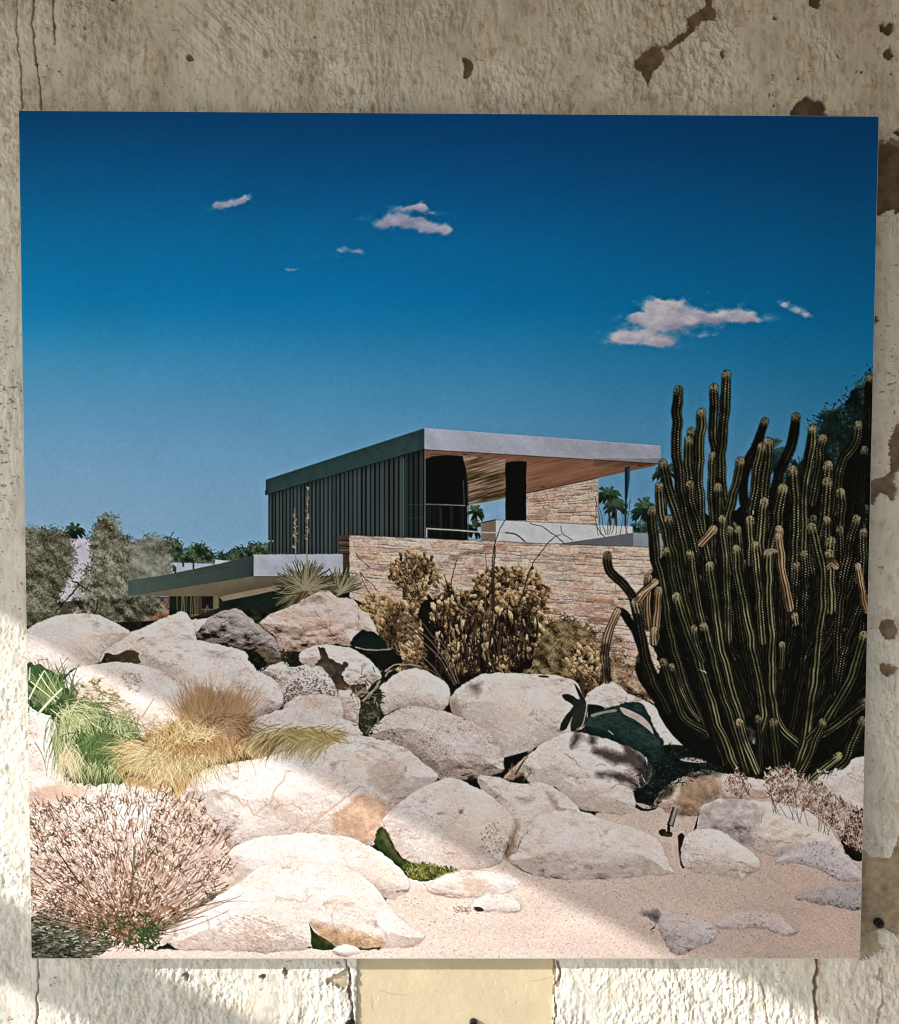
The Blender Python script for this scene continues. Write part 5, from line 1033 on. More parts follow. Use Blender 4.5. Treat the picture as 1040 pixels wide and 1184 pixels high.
PK = [LIT(62, 52, 36), LIT(122, 92, 66), LIT(196, 150, 118), LIT(234, 202, 178), LIT(252, 234, 216)]
n = 10000; x, y, dep, r = inside_points(BUSH, n, 4, 742, 2.6)
b = np.clip(.5 + .55 * fbm(x, y, 6, 743, 3) + r.normal(0, .24, n) + .06 - .34 * np.clip((y - 1020) / 60, 0, 1), 0, 1)
o = np.argsort(b + r.normal(0, .3, n)); x, y, b = x[o], y[o], b[o]
a = np.arctan2(y - 1085, x - 150) + r.normal(0, 1.15, n); Lr = r.uniform(1.2, 5.0, n)
hole = (fbm(x, y, 15, 744, 3) < -.36) & (y > 930)
k = ~hole
strokes(x[k], y[k], (x + np.cos(a) * Lr)[k], (y + np.sin(a) * Lr)[k], ramp(b[k], PK), r.uniform(.5, 1.2, n)[k], 0, 14, db, wgt=.55)
n = 700; x, y, dep, r = inside_points(BUSH, n, 4, 745, 3); th = np.arctan2(y - 1085, x - 150) + r.normal(0, .3, n)
strokes(x, y, x + np.cos(th) * 9, y + np.sin(th) * 9, ramp(r.random(n), [LIT(76, 54, 40), LIT(120, 84, 62), LIT(190, 140, 112)]), .8, r.normal(0, .05, n), 4, db, wgt=.5)
n = 480; x, y, dep, r = inside_points([(38, 950), (80, 930), (150, 922), (210, 922), (240, 960), (262, 990), (220, 1040), (150, 1060), (60, 1040)], n, 4, 746, 3)
cx_ = np.repeat(x, 4); cy_ = np.repeat(y, 4); an = r.uniform(0, 6.28, 4 * n)
strokes(cx_, cy_, cx_ + np.cos(an) * 2.0, cy_ + np.sin(an) * 2.0, np.repeat(ramp(r.random(n), [LIT(214, 176, 152), LIT(238, 216, 196), LIT(250, 242, 232)]), 4, 0), .9, 0, 8, db, wgt=.5)
n = 200; x, y, dep, r = inside_points([(110, 1062), (150, 1058), (190, 1066), (180, 1092), (166, 1096), (120, 1088)], n, 3, 747, 3)
strokes(x, y, x + r.normal(0, 3, n), y + r.normal(0, 3, n), ramp(r.random(n), [LIT(44, 66, 34), LIT(62, 88, 46), LIT(96, 104, 62)]), r.uniform(.8, 2.0, n), 0, 5, None, wgt=.5)
n = 90; x, y, dep, r = inside_points([(160, 1076), (180, 1066), (186, 1080), (178, 1094), (166, 1094)], n, 3, 748, 1)
strokes(x, y, x + r.normal(0, 2, n), y + r.normal(0, 3, n), ramp(r.random(n), [LIT(50, 70, 36), LIT(70, 100, 54)]), 1.6, 0, 4, db, wgt=.6)
n = 120; x, y, dep, r = inside_points([(182, 1070), (215, 1052), (262, 1024), (250, 1036), (206, 1064), (190, 1074)], n, 2, 749, 1)
strokes(x, y, x + r.uniform(2, 7, n), y - r.uniform(1, 3, n), ramp(r.random(n), [LIT(70, 78, 52), LIT(120, 104, 80), LIT(190, 160, 136)]), 1.2, 0, 3, None, wgt=.6)
line([(64, 980), (78, 1000), (92, 1022)], LIT(76, 66, 56), 1.4, jit=.8); line([(152, 1030), (154, 1008), (156, 980)], LIT(96, 92, 56), 3, jit=1, alpha=.6); line([(36, 1005), (58, 1022)], LIT(90, 62, 48), 1.2)
# dead shrubs at the right
ds = part('dry_bush', None, 'dead brown bush with white seed heads at the right edge')
flat([(972, 968), (990, 940), (1000, 938), (1000, 992), (984, 990)], C(22, 24, 15), ds, 2, wob=2, grain=.3)
DS = [C(48, 30, 22), C(92, 66, 52), C(136, 110, 94), C(168, 150, 138), C(186, 176, 168)]
for pts_, n in [([(886, 900), (896, 892), (914, 888), (926, 898), (950, 912), (970, 925), (990, 938), (1002, 950), (1000, 985), (980, 975), (962, 950), (930, 934), (900, 928), (888, 915)], 1700), ([(840, 906), (846, 896), (856, 894), (866, 912), (862, 922), (844, 916)], 200)]:
    x, y, dep, r = inside_points(pts_, n, 4, 760 + n, 2.2); b = np.clip(.42 + .3 * fbm(x, y, 6, 761, 3) + r.normal(0, .25, n), 0, 1); o = np.argsort(b); x, y, b = x[o], y[o], b[o]
    a = -1.57 + r.normal(0, .8, n); Lr = r.uniform(2, 6, n)
    strokes(x, y, x + np.cos(a) * Lr, y + np.sin(a) * Lr, ramp(b, DS), r.uniform(.7, 1.4, n), r.normal(0, .1, n), 10, ds, wgt=.6)
for k in range(26):
    x_, y_ = rng.uniform(890, 990), 0; y_ = 925 + (x_ - 890) * .42
    line([(x_, y_ + 12), (x_ + rng.uniform(-9, 9), y_ - rng.uniform(0, 20))], C(66, 44, 34), .7, None, 1, alpha=.6)
    xx_, yy_ = rng.uniform(888, 960), rng.uniform(889, 915)
    for a in rng.uniform(-3, 0, 4): line([(xx_, yy_), (xx_ + 3 * np.cos(a), yy_ + 3 * np.sin(a))], C(178, 168, 160), .9, None, 1)
# twiggy litter in the heap
for k in range(60):
    x_, y_ = rng.uniform(404, 440), rng.uniform(770, 845)
    line([(x_, y_), (x_ + rng.uniform(-9, 9), y_ + rng.uniform(-7, 7))], [C(120, 104, 84), C(60, 48, 34), C(150, 134, 116)][k % 3], rng.uniform(.7, 1.6), None, 1, alpha=.75)
for p_, w_ in [([(430, 802), (418, 800), (412, 806)], 2), ([(440, 788), (430, 800), (420, 810)], 2.4), ([(462, 768), (450, 776), (446, 782)], 1.6)]: line(p_, C(140, 124, 104), w_, None, 3, jit=.8)
for k in range(50):
    x_, y_ = rng.uniform(588, 616), rng.uniform(888, 903)
    line([(x_, y_), (x_ + rng.uniform(-3, 3), y_ - rng.uniform(2, 6))], [C(112, 92, 74), C(66, 48, 36), C(150, 130, 110)][k % 3], .8, None, 1, alpha=.7)
line([(588, 898), (600, 888), (610, 874)], C(132, 112, 90), 2.2, jit=1); line([(596, 896), (606, 880)], C(60, 44, 30), 1.6)
# rubble where the domes meet the green boulders
flat([(405, 742), (420, 728), (440, 736), (448, 748), (425, 754), (410, 748)], C(16, 26, 22), None, 2, wob=1); flat([(424, 756), (455, 752), (466, 766), (452, 775), (440, 770)], C(14, 18, 14), None, 2, wob=1.5)
for p_ in ([(412, 748), (430, 752), (452, 750)], [(446, 776), (460, 768), (486, 770)]): line(p_, C(140, 124, 110), 1.6, jit=1)
# spotlight
sp = part('spotlight', None, 'small metal garden spotlight tilted on its stem in the sand')
flat([(762, 960), (769, 959), (772, 964), (764, 966)], C(40, 36, 24), None, 2, wob=1)
flat([(769, 962), (777, 962), (777, 967.5), (768, 967)], C(60, 48, 36), sp, 2); flat([(772.4, 950), (775.4, 951), (775, 964), (771.4, 964)], C(28, 26, 24), sp)
s, d = flat([(778.4, 931.6), (784.4, 934), (778.8, 956), (771.6, 953.4)], C(70, 66, 62), sp)
X, Y = XX[s], YY[s]; tt = ((X - 778) * .96 + (Y - 943) * .28) / 3.4
lay(s, np.clip(.5 - d / .7, 0, 1), ramp(np.clip(.5 + .5 * np.cos((tt - .35) * 2.4), 0, 1) * 1.0, [C(34, 32, 29), C(74, 70, 65), C(140, 134, 126)]), sp)
line([(778, 932), (784.4, 934.4)], C(150, 144, 136), 1.0); line([(771.6, 953.2), (778.6, 955.6)], C(20, 18, 16), 1.0)
flat([(988, 968), (996, 962), (1000, 985), (990, 986)], C(14, 16, 10), None, 2, alpha=.0)
# ------------------------------------------------------------------ ink -> meshes of the print
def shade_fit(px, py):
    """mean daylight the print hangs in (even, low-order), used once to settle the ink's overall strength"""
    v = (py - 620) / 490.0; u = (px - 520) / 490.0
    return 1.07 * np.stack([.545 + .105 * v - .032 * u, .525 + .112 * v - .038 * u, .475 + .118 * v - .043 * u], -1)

HZ = 0.50145                                      # half height of the 1 m wide print
NU, NV = 1380, 1384
gu = np.linspace(-.5, .5, NU + 1); gv = np.linspace(HZ, -HZ, NV + 1)
GU, GV = np.meshgrid(gu, gv)
PX, PY = to_px(GU, 0.0, GV)
def bil(A):
    u = np.clip((PX - CX0) / STEP, 0, CW - 1.001); v = np.clip((PY - CY0) / STEP, 0, CH - 1.001)
    iu, iv = u.astype(int), v.astype(int); fu, fv = (u - iu)[..., None], (v - iv)[..., None]
    return (A[iv, iu] * (1 - fu) + A[iv, iu + 1] * fu) * (1 - fv) + (A[iv + 1, iu] * (1 - fu) + A[iv + 1, iu + 1] * fu) * fv
# a lightly crisp print, as the photograph shows it
lum = INK.mean(-1)
for k in (1, 2): INK = INK + (.34 * (lum - (np.roll(lum, k, 0) + np.roll(lum, -k, 0) + np.roll(lum, k, 1) + np.roll(lum, -k, 1)) / 4))[..., None]
INK = np.clip(INK, 0.01, 1); lum = INK.mean(-1)
bl = (lum + np.roll(lum, 2, 0) + np.roll(lum, -2, 0) + np.roll(lum, 2, 1) + np.roll(lum, -2, 1)) / 5
for k in (6, 12): bl = bl * .5 + .125 * (np.roll(lum, k, 0) + np.roll(lum, -k, 0) + np.roll(lum, k, 1) + np.roll(lum, -k, 1))
INK = np.clip(INK + (np.clip(.30 * (lum - bl), -.08, .08))[..., None], 0.012, 1)
INK = np.clip(INK * (1 + .010 * GRAIN[..., None]) + .0025 * GRAIN[..., None], .01, 1)
colr = s2l(bil(INK)) / shade_fit(PX, PY)  # ink made lighter where the scene's own shade is deeper
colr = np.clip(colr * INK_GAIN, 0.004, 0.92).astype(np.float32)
iu = np.clip(((PX - CX0) / STEP + .5).astype(int), 0, CW - 1); iv = np.clip(((PY - CY0) / STEP + .5).astype(int), 0, CH - 1)
ID = IDS[iv, iu]
ID = ID[:-1, :-1]                                 # one id per cell
def tidy(ID):
    """drop single stray cells: a cell none of whose neighbours shares its id takes the id above"""
    for _ in range(2):
        n_ = np.zeros(ID.shape, int)
        for dy, dx in ((1, 0), (-1, 0), (0, 1), (0, -1)): n_ += np.roll(ID, (dy, dx), (0, 1)) == ID
        ID = np.where(n_ < 2, np.roll(ID, (1, 0), (0, 1)), ID)
    return ID
ID = tidy(ID)

m_ink = bpy.data.materials.new('print_ink'); m_ink.use_nodes = True
n_ = m_ink.node_tree.nodes; l_ = m_ink.node_tree.links; b_ = n_['Principled BSDF']
at_ = n_.new('ShaderNodeAttribute'); at_.attribute_name = 'ink'
l_.new(at_.outputs['Color'], b_.inputs['Base Color'])
b_.inputs['Roughness'].default_value = 0.6; b_.inputs['Specular IOR Level'].default_value = 0.04
t_ = n_.new('ShaderNodeTexNoise'); t_.inputs['Scale'].default_value = 900; t_.inputs['Detail'].default_value = 3
tc_ = n_.new('ShaderNodeTexCoord'); l_.new(tc_.outputs['Object'], t_.inputs['Vector'])
bp_ = n_.new('ShaderNodeBump'); bp_.inputs['Strength'].default_value = .05; bp_.inputs['Distance'].default_value = .001
l_.new(t_.outputs['Fac'], bp_.inputs['Height']); l_.new(bp_.outputs[0], b_.inputs['Normal'])

root = empty('photo_print', (0, 0, -HZ))
tag(root, 'large square colour photo print of a desert house, boulders and cactus mounted on the wall', 'photo print')

def grid_mesh(name, mask, VX, VY, VZ, colors, mat, attr, parent, smooth=False):
    """one mesh from the cells of a vertex grid where mask is true"""
    r_, c_ = np.nonzero(mask)
    if len(r_) == 0: return None
    Wd = VX.shape[1]
    quad = np.stack([r_ * Wd + c_, (r_ + 1) * Wd + c_, (r_ + 1) * Wd + c_ + 1, r_ * Wd + c_ + 1], 1)
    uq, inv = np.unique(quad.ravel(), return_inverse=True)
    co = np.stack([VX.ravel()[uq], VY.ravel()[uq], VZ.ravel()[uq]], 1).astype(np.float32)
    me = bpy.data.meshes.new(name)
    me.vertices.add(len(uq)); me.vertices.foreach_set('co', co.ravel())
    me.loops.add(len(inv)); me.loops.foreach_set('vertex_index', inv.astype(np.int32))
    me.polygons.add(len(r_)); me.polygons.foreach_set('loop_start', np.arange(0, len(inv), 4, dtype=np.int32))
    if smooth: me.polygons.foreach_set('use_smooth', np.ones(len(r_), bool))
    ca = me.color_attributes.new(attr, 'FLOAT_COLOR', 'POINT')
    cc = np.ones((len(uq), 4), np.float32); cc[:, :3] = colors.reshape(-1, 3)[uq]
    ca.data.foreach_set('color', cc.ravel())
    me.update(calc_edges=True); me.validate()
    me.materials.append(mat)
    o = bpy.data.objects.new(name, me); col.objects.link(o)
    if parent:
        o.parent = parent
        t = parent.location if parent.parent is None else Vector((0, 0, 0))     # a part's own frame is the world's
        o.matrix_parent_inverse = Matrix.Translation(t).inverted()
    return o

counts = np.bincount(ID.ravel().astype(int), minlength=len(PARTS))
# parts that barely show melt into the thing around them
kids = {}
for i in range(1, len(PARTS)): kids.setdefault(PARTS[i][1], []).append(i)
for i in range(1, len(PARTS)):
    if counts[i] < 40 and PARTS[i][1] is not None: ID[ID == i] = PARTS[i][1]
counts = np.bincount(ID.ravel().astype(int), minlength=len(PARTS))
made = {}
VYs = np.zeros_like(GU)
for i in range(1, len(PARTS)):
    nm, par, lab = PARTS[i]
    if counts[i] == 0 and not any(counts[k] for k in kids.get(i, [])): continue
    po = made[par] if par else root
    if counts[i] == 0:
        o = bpy.data.objects.new(nm, None); col.objects.link(o); o.parent = po
        o.matrix_parent_inverse = Matrix.Translation(po.location if po.parent is None else Vector((0, 0, 0))).inverted()
    else:
        o = grid_mesh(nm, ID == i, GU, VYs, GV, colr, m_ink, 'ink', po)
    if lab: o['label'] = lab
    if nm == 'rock_gap' and counts[i] > 4000: o['kind'] = 'stuff'
    made[i] = o
# the board it is mounted on
m_edge = mat_noise('board_edge', (.62, .60, .55), (.72, .70, .64), 40, .5)
bd = bm_obj('mounting_board', box(-.5011, .5011, .0006, .0165, -HZ - .0014, HZ + .0009, .0006), m_edge, root)
bd['label'] = 'pale stiff board behind the print'
for sx in (-.4, .4):
    bm_obj('spacer', box(sx - .02, sx + .02, .0166, WY + .001, -.42, .42), m_edge, root)
# ------------------------------------------------------------------ the painted, flaking wall
WXN, WZN = 1500, 1634
wx = np.linspace(-.62, .62, WXN + 1); wz = np.linspace(.70, -.65, WZN + 1)
WX, WZ = np.meshgrid(wx, wz)
QX, QY = to_px(WX, WY, WZ)
QX = QX.astype(np.float32); QY = QY.astype(np.float32)

def wpoly(pts, wob=3.0, seed=0, smooth=2, fine=1.5):
    """signed distance (negative inside) of a ragged outline on the wall, over the whole wall grid window"""
    p = spline(pts, smooth)
    m = (QX > p[:, 0].min() - 12) & (QX < p[:, 0].max() + 12) & (QY > p[:, 1].min() - 12) & (QY < p[:, 1].max() + 12)
    X0, Y0 = QX[m], QY[m]
    X = X0 + wob * fbm(X0, Y0, 9, 800 + seed, 4) + fine * noise(X0, Y0, 2.2, 801 + seed)
    Y = Y0 + wob * fbm(X0, Y0, 9, 802 + seed, 4) + fine * noise(X0, Y0, 2.2, 803 + seed)
    d2 = np.full(X.shape, 1e9, np.float32); ins = np.zeros(X.shape, bool)
    for (ax, ay), (bx, by) in zip(p, np.roll(p, -1, 0)):
        ex, ey = bx - ax, by - ay; L = ex * ex + ey * ey
        if L < 1e-9: continue
        t = np.clip(((X - ax) * ex + (Y - ay) * ey) / L, 0, 1)
        d2 = np.minimum(d2, (X - ax - t * ex) ** 2 + (Y - ay - t * ey) ** 2)
        if ey != 0: ins ^= ((Y >= ay) != (Y >= by)) & (X < (Y - ay) / ey * ex + ax)
    d = np.sqrt(d2); return m, np.where(ins, -d, d)

def wline(pts, w, jit=1.0, seed=0):
    p = spline(pts, 5, False)
    m = (QX > p[:, 0].min() - 8) & (QX < p[:, 0].max() + 8) & (QY > p[:, 1].min() - 8) & (QY < p[:, 1].max() + 8)
    X = QX[m] + jit * fbm(QX[m], QY[m], 10, 830 + seed, 3); Y = QY[m] + 0
    b = np.full(X.shape, 1e9, np.float32)
    for (ax, ay), (bx, by) in zip(p[:-1], p[1:]):
        ex, ey = bx - ax, by - ay; L = ex * ex + ey * ey + 1e-9
        t = np.clip(((X - ax) * ex + (Y - ay) * ey) / L, 0, 1)
        b = np.minimum(b, np.hypot(X - ax - t * ex, Y - ay - t * ey))
    return m, b - w / 2 * (1 + .4 * noise(QX[m], QY[m], 6, 835 + seed))

low = np.clip((QY - 620) / 420, 0, 1); topz = np.clip((330 - QY) / 250, 0, 1)
hgt = 1.6 * fbm(QX, QY, 90, 840, 3)                                             # millimetres, out from the wall
br_m = np.clip(.5 + 1.4 * fbm(QX, QY, 110, 841, 3) + .5 * np.clip(1 - np.abs(QX - 500) / 220, 0, 1), 0, 1)
ruf = np.clip(.72 + 1.2 * fbm(QX, QY, 75, 843, 3) + .55 * low + .4 * np.clip(1 - QX / 45, 0, 1), .25, 1.6)                   # smoother and rougher areas
brush = fbm(QX + 3 * fbm(QX, QY, 30, 845, 2), QY, 3.6, 842, 4, 1.0, 4.5)
knob = fbm(QX, QY, 6.5, 846, 4, .9, 1.2)
ridge = 1 - np.abs(fbm(QX, QY, 9, 849, 4, .8, 1.4)) * 2
hgt = hgt + ruf * (brush * (.30 + .55 * br_m) * (1 - .55 * low) + knob * (.40 + .60 * low + .40 * (1 - br_m)) + .38 * (.4 + low) * np.clip(ridge, -1, 1) * (.6 + .6 * low))
crev = np.abs(fbm(QX + 2 * fbm(QX, QY, 12, 906, 2), QY, 8.5, 907, 4, .75, 1.5)); crev = np.clip(1 - crev / .16, 0, 1) * np.clip(.4 + fbm(QX, QY, 26, 908, 3), 0, 1)
hgt = hgt - .75 * ruf * crev + ruf * (.30 * fbm(QX, QY, 3.0, 852, 3, .8, 1.5) + .16 * noise(QX, QY, 1.6, 853))
rx_ = (QX - QY) * .707; ry_ = (QX + QY) * .707                                 # trowel drags running down to the right
fan = np.clip(1 - np.hypot((QX - 275) / 95, (QY - 35) / 75), 0, 1)
hgt = hgt + 1.1 * fan * fbm(rx_, ry_, 5, 855, 4, 1.0, 9.0)
fan2 = np.clip(1 - np.hypot((QX - 1025) / 40, (QY - 960) / 110), 0, 1)
hgt = hgt + .9 * fan2 * fbm((QX + QY * .45), (QY - QX * .45), 5, 858, 4, 1.0, 8.0)
vdrag = np.clip(fbm(QX, QY, 60, 861, 2) + .2, 0, 1)
hgt = hgt + .8 * vdrag * np.clip(fbm(QX, QY, 6, 862, 3, 1.0, 12.0) - .35, 0, 1)
hgt = hgt + .9 * np.clip(fbm(QX, QY, 11, 864, 3, .7, 1.2) - .55, 0, 1) * (1 + low)  # drips and blobs
shd = np.clip((760 + .5 * (QX - 32) - QY) / 300, 0, 1)
hgt = hgt * (.85 + .75 * topz + .25 * shd)

whit = np.maximum(low, np.clip(1 - QX / 60, 0, 1) * np.clip((QY - 120) / 250, 0, 1))[..., None]
paint = np.array([.80, .745, .655]) + np.array([.01, .035, .06]) * whit
paint = np.broadcast_to(paint, QX.shape + (3,)).copy()
dirt = np.clip(.30 + .55 * fbm(QX, QY, 55, 870, 4, .8, 1.6), 0, 1) * (.16 + .20 * topz + .12 * np.clip((QX - 900) / 140, 0, 1))
paint *= (1 - dirt[..., None] * np.array([.55, .66, .85]))
groove = np.clip(-(brush * .6 + knob * .8) - .10 + .35 * crev, 0, 1)                              # grime tint in the grooves that also stands in for relief shade
paint *= 1 - (groove * (.36 + .26 * topz))[..., None] * np.array([.55, .7, .9])
mot_ = np.clip(.2 + fbm(QX, QY, 16, 911, 4, .9, 1.3), 0, 1) * .16
paint *= 1 - mot_[..., None] * np.array([.9, .95, 1.0])
strk = .8 * np.clip(fbm(QX, QY, 5, 873, 3, 1, 30) - .25, 0, 1) * np.clip(.3 + fbm(QX, QY, 80, 874, 2), 0, 1)
paint *= 1 - strk[..., None] * np.array([.25, .32, .42])
# little chips that let the brown coat show, thickest down the left edge
chip = noise(QX, QY, 3.4, 876, 1.3, .8) * .65 + noise(QX, QY, 1.9, 877, 1.3, .8) * .5
loc = np.clip(1 - QX / 36, 0, 1) * np.clip(1 - np.abs(QY - 470) / 240, 0, 1) * .42 + np.clip((QX - 1000) / 40, 0, 1) * np.clip(1 - np.abs(QY - 420) / 200, 0, 1) * .30 + .05
cm = np.clip((chip - (.78 - loc)) * 6, 0, 1)
BARE = np.array([.17, .115, .070]); BARE2 = np.array([.36, .285, .185]); OCH = np.array([.63, .53, .36])
paint = paint * (1 - .8 * cm[..., None]) + BARE * 1.1 * .8 * cm[..., None]; hgt = hgt - .5 * cm

def bare(pts, seed, colr_=BARE, wob=3.6, depth=3.4, smooth=2, fine=1.5, cover=1.0):
    m, d = wpoly(pts, wob, seed, smooth, fine)
    a = np.clip(.5 - d / .9, 0, 1) * cover
    tx = 1 + .38 * fbm(QX[m], QY[m], 9, 880 + seed, 4) + .06 * fbm(QX[m], QY[m], 3, 881 + seed, 2, 3, 1)
    rim = np.clip(1 - np.abs(d - 1.0) / 1.4, 0, 1)
    h = hgt[m]
    flatbed = .35 * fbm(QX[m], QY[m], 6, 882 + seed, 3) - depth
    hgt[m] = (h + 1.5 * rim * np.clip(.5 + fbm(QX[m], QY[m], 7, 884 + seed, 2), 0, 1.2)) * (1 - a) + flatbed * a
    paint[m] = paint[m] * (1 - a[:, None]) + colr_ * tx[:, None] * a[:, None]

bare([(732, 77), (740, 66), (752, 56), (762, 52), (770, 60), (766, 74), (756, 82), (750, 90), (747, 97), (742, 88)], 1)
bare([(757, 50), (764, 54), (772, 57), (783, 52), (795, 42), (806, 30), (816, 22), (826, 24), (830, 12), (824, 6), (822, -6), (816, -6), (817, 6), (806, 12), (796, 17), (790, 18), (797, 24), (790, 36), (778, 44), (770, 52)], 2, wob=2.2)
bare([(534, 66), (546, 70), (545, 84), (539, 91), (536, 88), (538, 78)], 3, wob=1.5, fine=.8)
bare([(917, 140), (919, 128), (926, 116), (934, 113), (946, 116), (955, 122), (957, 140)], 4, BARE * .62, wob=3)
bare([(933, -6), (950, -6), (947, 6), (940, 9), (934, 4)], 5, BARE * .7)
bare([(1017, 33), (1024, 26), (1034, 28), (1032, 38), (1024, 40)], 6, BARE * .7); bare([(1020, 58), (1028, 55), (1033, 66), (1026, 70), (1021, 66)], 7, BARE * .8)
bare([(1010, 172), (1046, 174), (1046, 244), (1026, 243), (1010, 247)], 8, BARE * .95, wob=2); bare([(1010, 164), (1046, 162), (1046, 176), (1010, 176)], 9, BARE * .7, wob=6, cover=.8)
bare([(1034, 150), (1044, 150), (1044, 156), (1036, 156)], 10, BARE * .6); bare([(1010, 366), (1016, 366), (1014, 373), (1009, 374)], 11, BARE * .4, wob=1)
bare([(1046, 488), (1032, 502), (1026, 512), (1029, 530), (1033, 540), (1021, 553), (1004, 557), (1002, 574), (1010, 584), (1018, 573), (1026, 570), (1033, 582), (1037, 566), (1036, 548), (1046, 540)], 12, np.array([.20, .145, .10]), wob=3)
bare([(1018, 724), (1024, 716), (1034, 718), (1039, 730), (1034, 740), (1024, 738)], 13, np.array([.24, .175, .115]), wob=2); bare([(1018, 772), (1026, 768), (1038, 770), (1034, 780), (1026, 782)], 14, np.array([.20, .145, .09]), wob=3)
bare([(990, 986), (1008, 990), (1030, 995), (1034, 978), (1046, 968), (1046, 1074), (1030, 1078), (1016, 1074), (990, 1082)], 15, BARE2, wob=2.5)
bare([(990, 1080), (1012, 1082), (1022, 1098), (1004, 1106), (988, 1104)], 16, np.array([.30, .215, .125]), wob=6, cover=.75)
bare([(379, 1136), (384, 1128), (396, 1122), (402, 1124), (402, 1142), (394, 1144), (388, 1140)], 17, OCH * .85, wob=2)
for k, (x_, y_, a_, b_) in enumerate([(216, 1129, 3, 6), (305, 1130, 4, 3), (330, 1124, 3, 6), (219, 66, 5, 4), (130, -1, 5, 2), (895, 22, 3, 3), (836, 62, 3, 5), (968, 66, 3, 3)]):
    bare([(x_ - a_, y_), (x_, y_ - b_), (x_ + a_, y_), (x_, y_ + b_)], 20 + k, BARE * (1.3 if y_ > 500 else .9), wob=1.5)
for k, (x_, y_) in enumerate([(894, 87), (894, 92), (890, 110), (894, 110), (895, 121), (55, 76), (69, 83), (43, 75), (990, 83), (996, 84), (1030, 86), (923, 90)]):
    bare([(x_ - 1.3, y_), (x_, y_ - 1.6), (x_ + 1.3, y_), (x_, y_ + 1.6)], 40 + k, BARE * .25, wob=.6, depth=2.0)
def fissure(pts, w, c, seed, depth=1.6, jit=1.5, cover=.9):
    m, d = wline(pts, w, jit, seed); a = np.clip(.5 - d / 1.0, 0, 1) * cover
    hgt[m] -= depth * a; paint[m] = paint[m] * (1 - a[:, None]) + c * a[:, None]
DRK = np.array([.085, .052, .032])
fissure([(21, -10), (21, 50), (24, 72), (25.5, 135)], 1.5, DRK * 1.6, 1, 1.0); fissure([(39, -10), (40, 50), (44, 84), (50, 135)], 2.2, DRK * 1.3, 2, 1.2); fissure([(62, -10), (62.5, 24), (64.5, 51)], 2.2, DRK, 3, 1.0)
fissure([(45, 1095), (44, 1140), (42, 1195)], 1.9, DRK * 2.2, 4); fissure([(945, 1095), (945, 1120), (943, 1150), (946, 1195)], 3.6, DRK, 5, 2.5); fissure([(948, 1100), (948, 1190)], 1.2, np.array([.5, .32, .18]), 6, 0)
fissure([(1017, 1120), (1019, 1150), (1016, 1182)], 2.6, DRK * 2.4, 7, 1.0, 3, .7); fissure([(880, 1135), (886, 1160), (890, 1190)], 2.4, np.array([.4, .36, .3]), 8, 1.4); fissure([(150, 0), (150, 60), (150, 125)], .8, DRK * 4, 9, .5, 1, .5)
fissure([(782, 1120), (788, 1150), (794, 1170)], 1.5, np.array([.45, .38, .3]), 10, 1.2, 2, .7)
for (cx_, cy_, ax_, ay_, k_) in ((275, 1166, 40, 12, .5), (706, 1150, 16, 9, .7), (745, 1165, 20, 10, .3), (1010, 1100, 20, 12, .4)):   # rust stains
    a = np.clip(1 - np.hypot((QX - cx_) / ax_, (QY - cy_) / ay_), 0, 1) * k_ * np.clip(.5 + fbm(QX, QY, 9, 890, 3), 0, 1.2)
    paint = paint * (1 - a[..., None]) + np.array([.58, .45, .24]) * a[..., None]
a = np.clip(1 - np.hypot((QX - 560) / 900, (QY - 128) / 14), 0, 1) * np.clip(.5 + fbm(QX, QY, 14, 893, 3), 0, 1) * .35     # grey line along the top edge of the print
paint = paint * (1 - a[..., None]) + np.array([.36, .34, .30]) * a[..., None]
# the smooth plaster infill below the print, a few mm back
m, d = wpoly([(414, 1092), (639, 1092), (641, 1130), (640, 1200), (412, 1200), (413, 1150)], 1.2, 60, 1, .8)
infd = np.full(QX.shape, 9.0, np.float32); infd[m] = d
inf = infd < 0
ih = -2.6 + .14 * fbm(QX, QY, 8, 895, 4, 1, 2) + .35 * fbm(QX, QY, 80, 896, 2) - .5 * np.clip(noise(QX, QY, 3, 897) - .72, 0, 1) * 3
icol = OCH * (1 + .07 * fbm(QX, QY, 40, 898, 4) + .03 * fbm(QX, QY, 5, 899, 3))[..., None]
for p_ in ([(440, 1146), (452, 1150), (470, 1152)], [(612, 1136), (626, 1134), (640, 1130)], [(430, 1152), (432, 1170)]):
    m, d = wline(p_, .9, 1.5, 3); a_ = np.clip(.5 - d, 0, 1) * .5; icol[m] = icol[m] * (1 - a_[:, None]) + DRK * 2 * a_[:, None]
paint = np.where(inf[..., None], icol, paint); hgt = np.where(inf, ih, hgt)
k = np.clip(1 - np.abs(infd - 3.5) / 3.5, 0, 1) * (np.abs(QX - 527) > 108); hgt = hgt + np.where(inf, 0, .9 * k * np.clip(.4 + fbm(QX, QY, 6, 900, 3), 0, 1.2))
for pts_, w_, c_ in (([(402, 1120), (405, 1140), (408, 1165), (409, 1195)], 4.2, DRK), ([(398, 1100), (402, 1122)], 2, DRK * 3), ([(641, 1095), (643, 1125), (642, 1160), (644, 1195)], 2.6, np.array([.22, .13, .07])), ([(646, 1112), (648, 1124), (646, 1140)], 3, np.array([.2, .12, .06]))):
    fissure(pts_, w_, c_, int(w_ * 7), 2.4, 2)

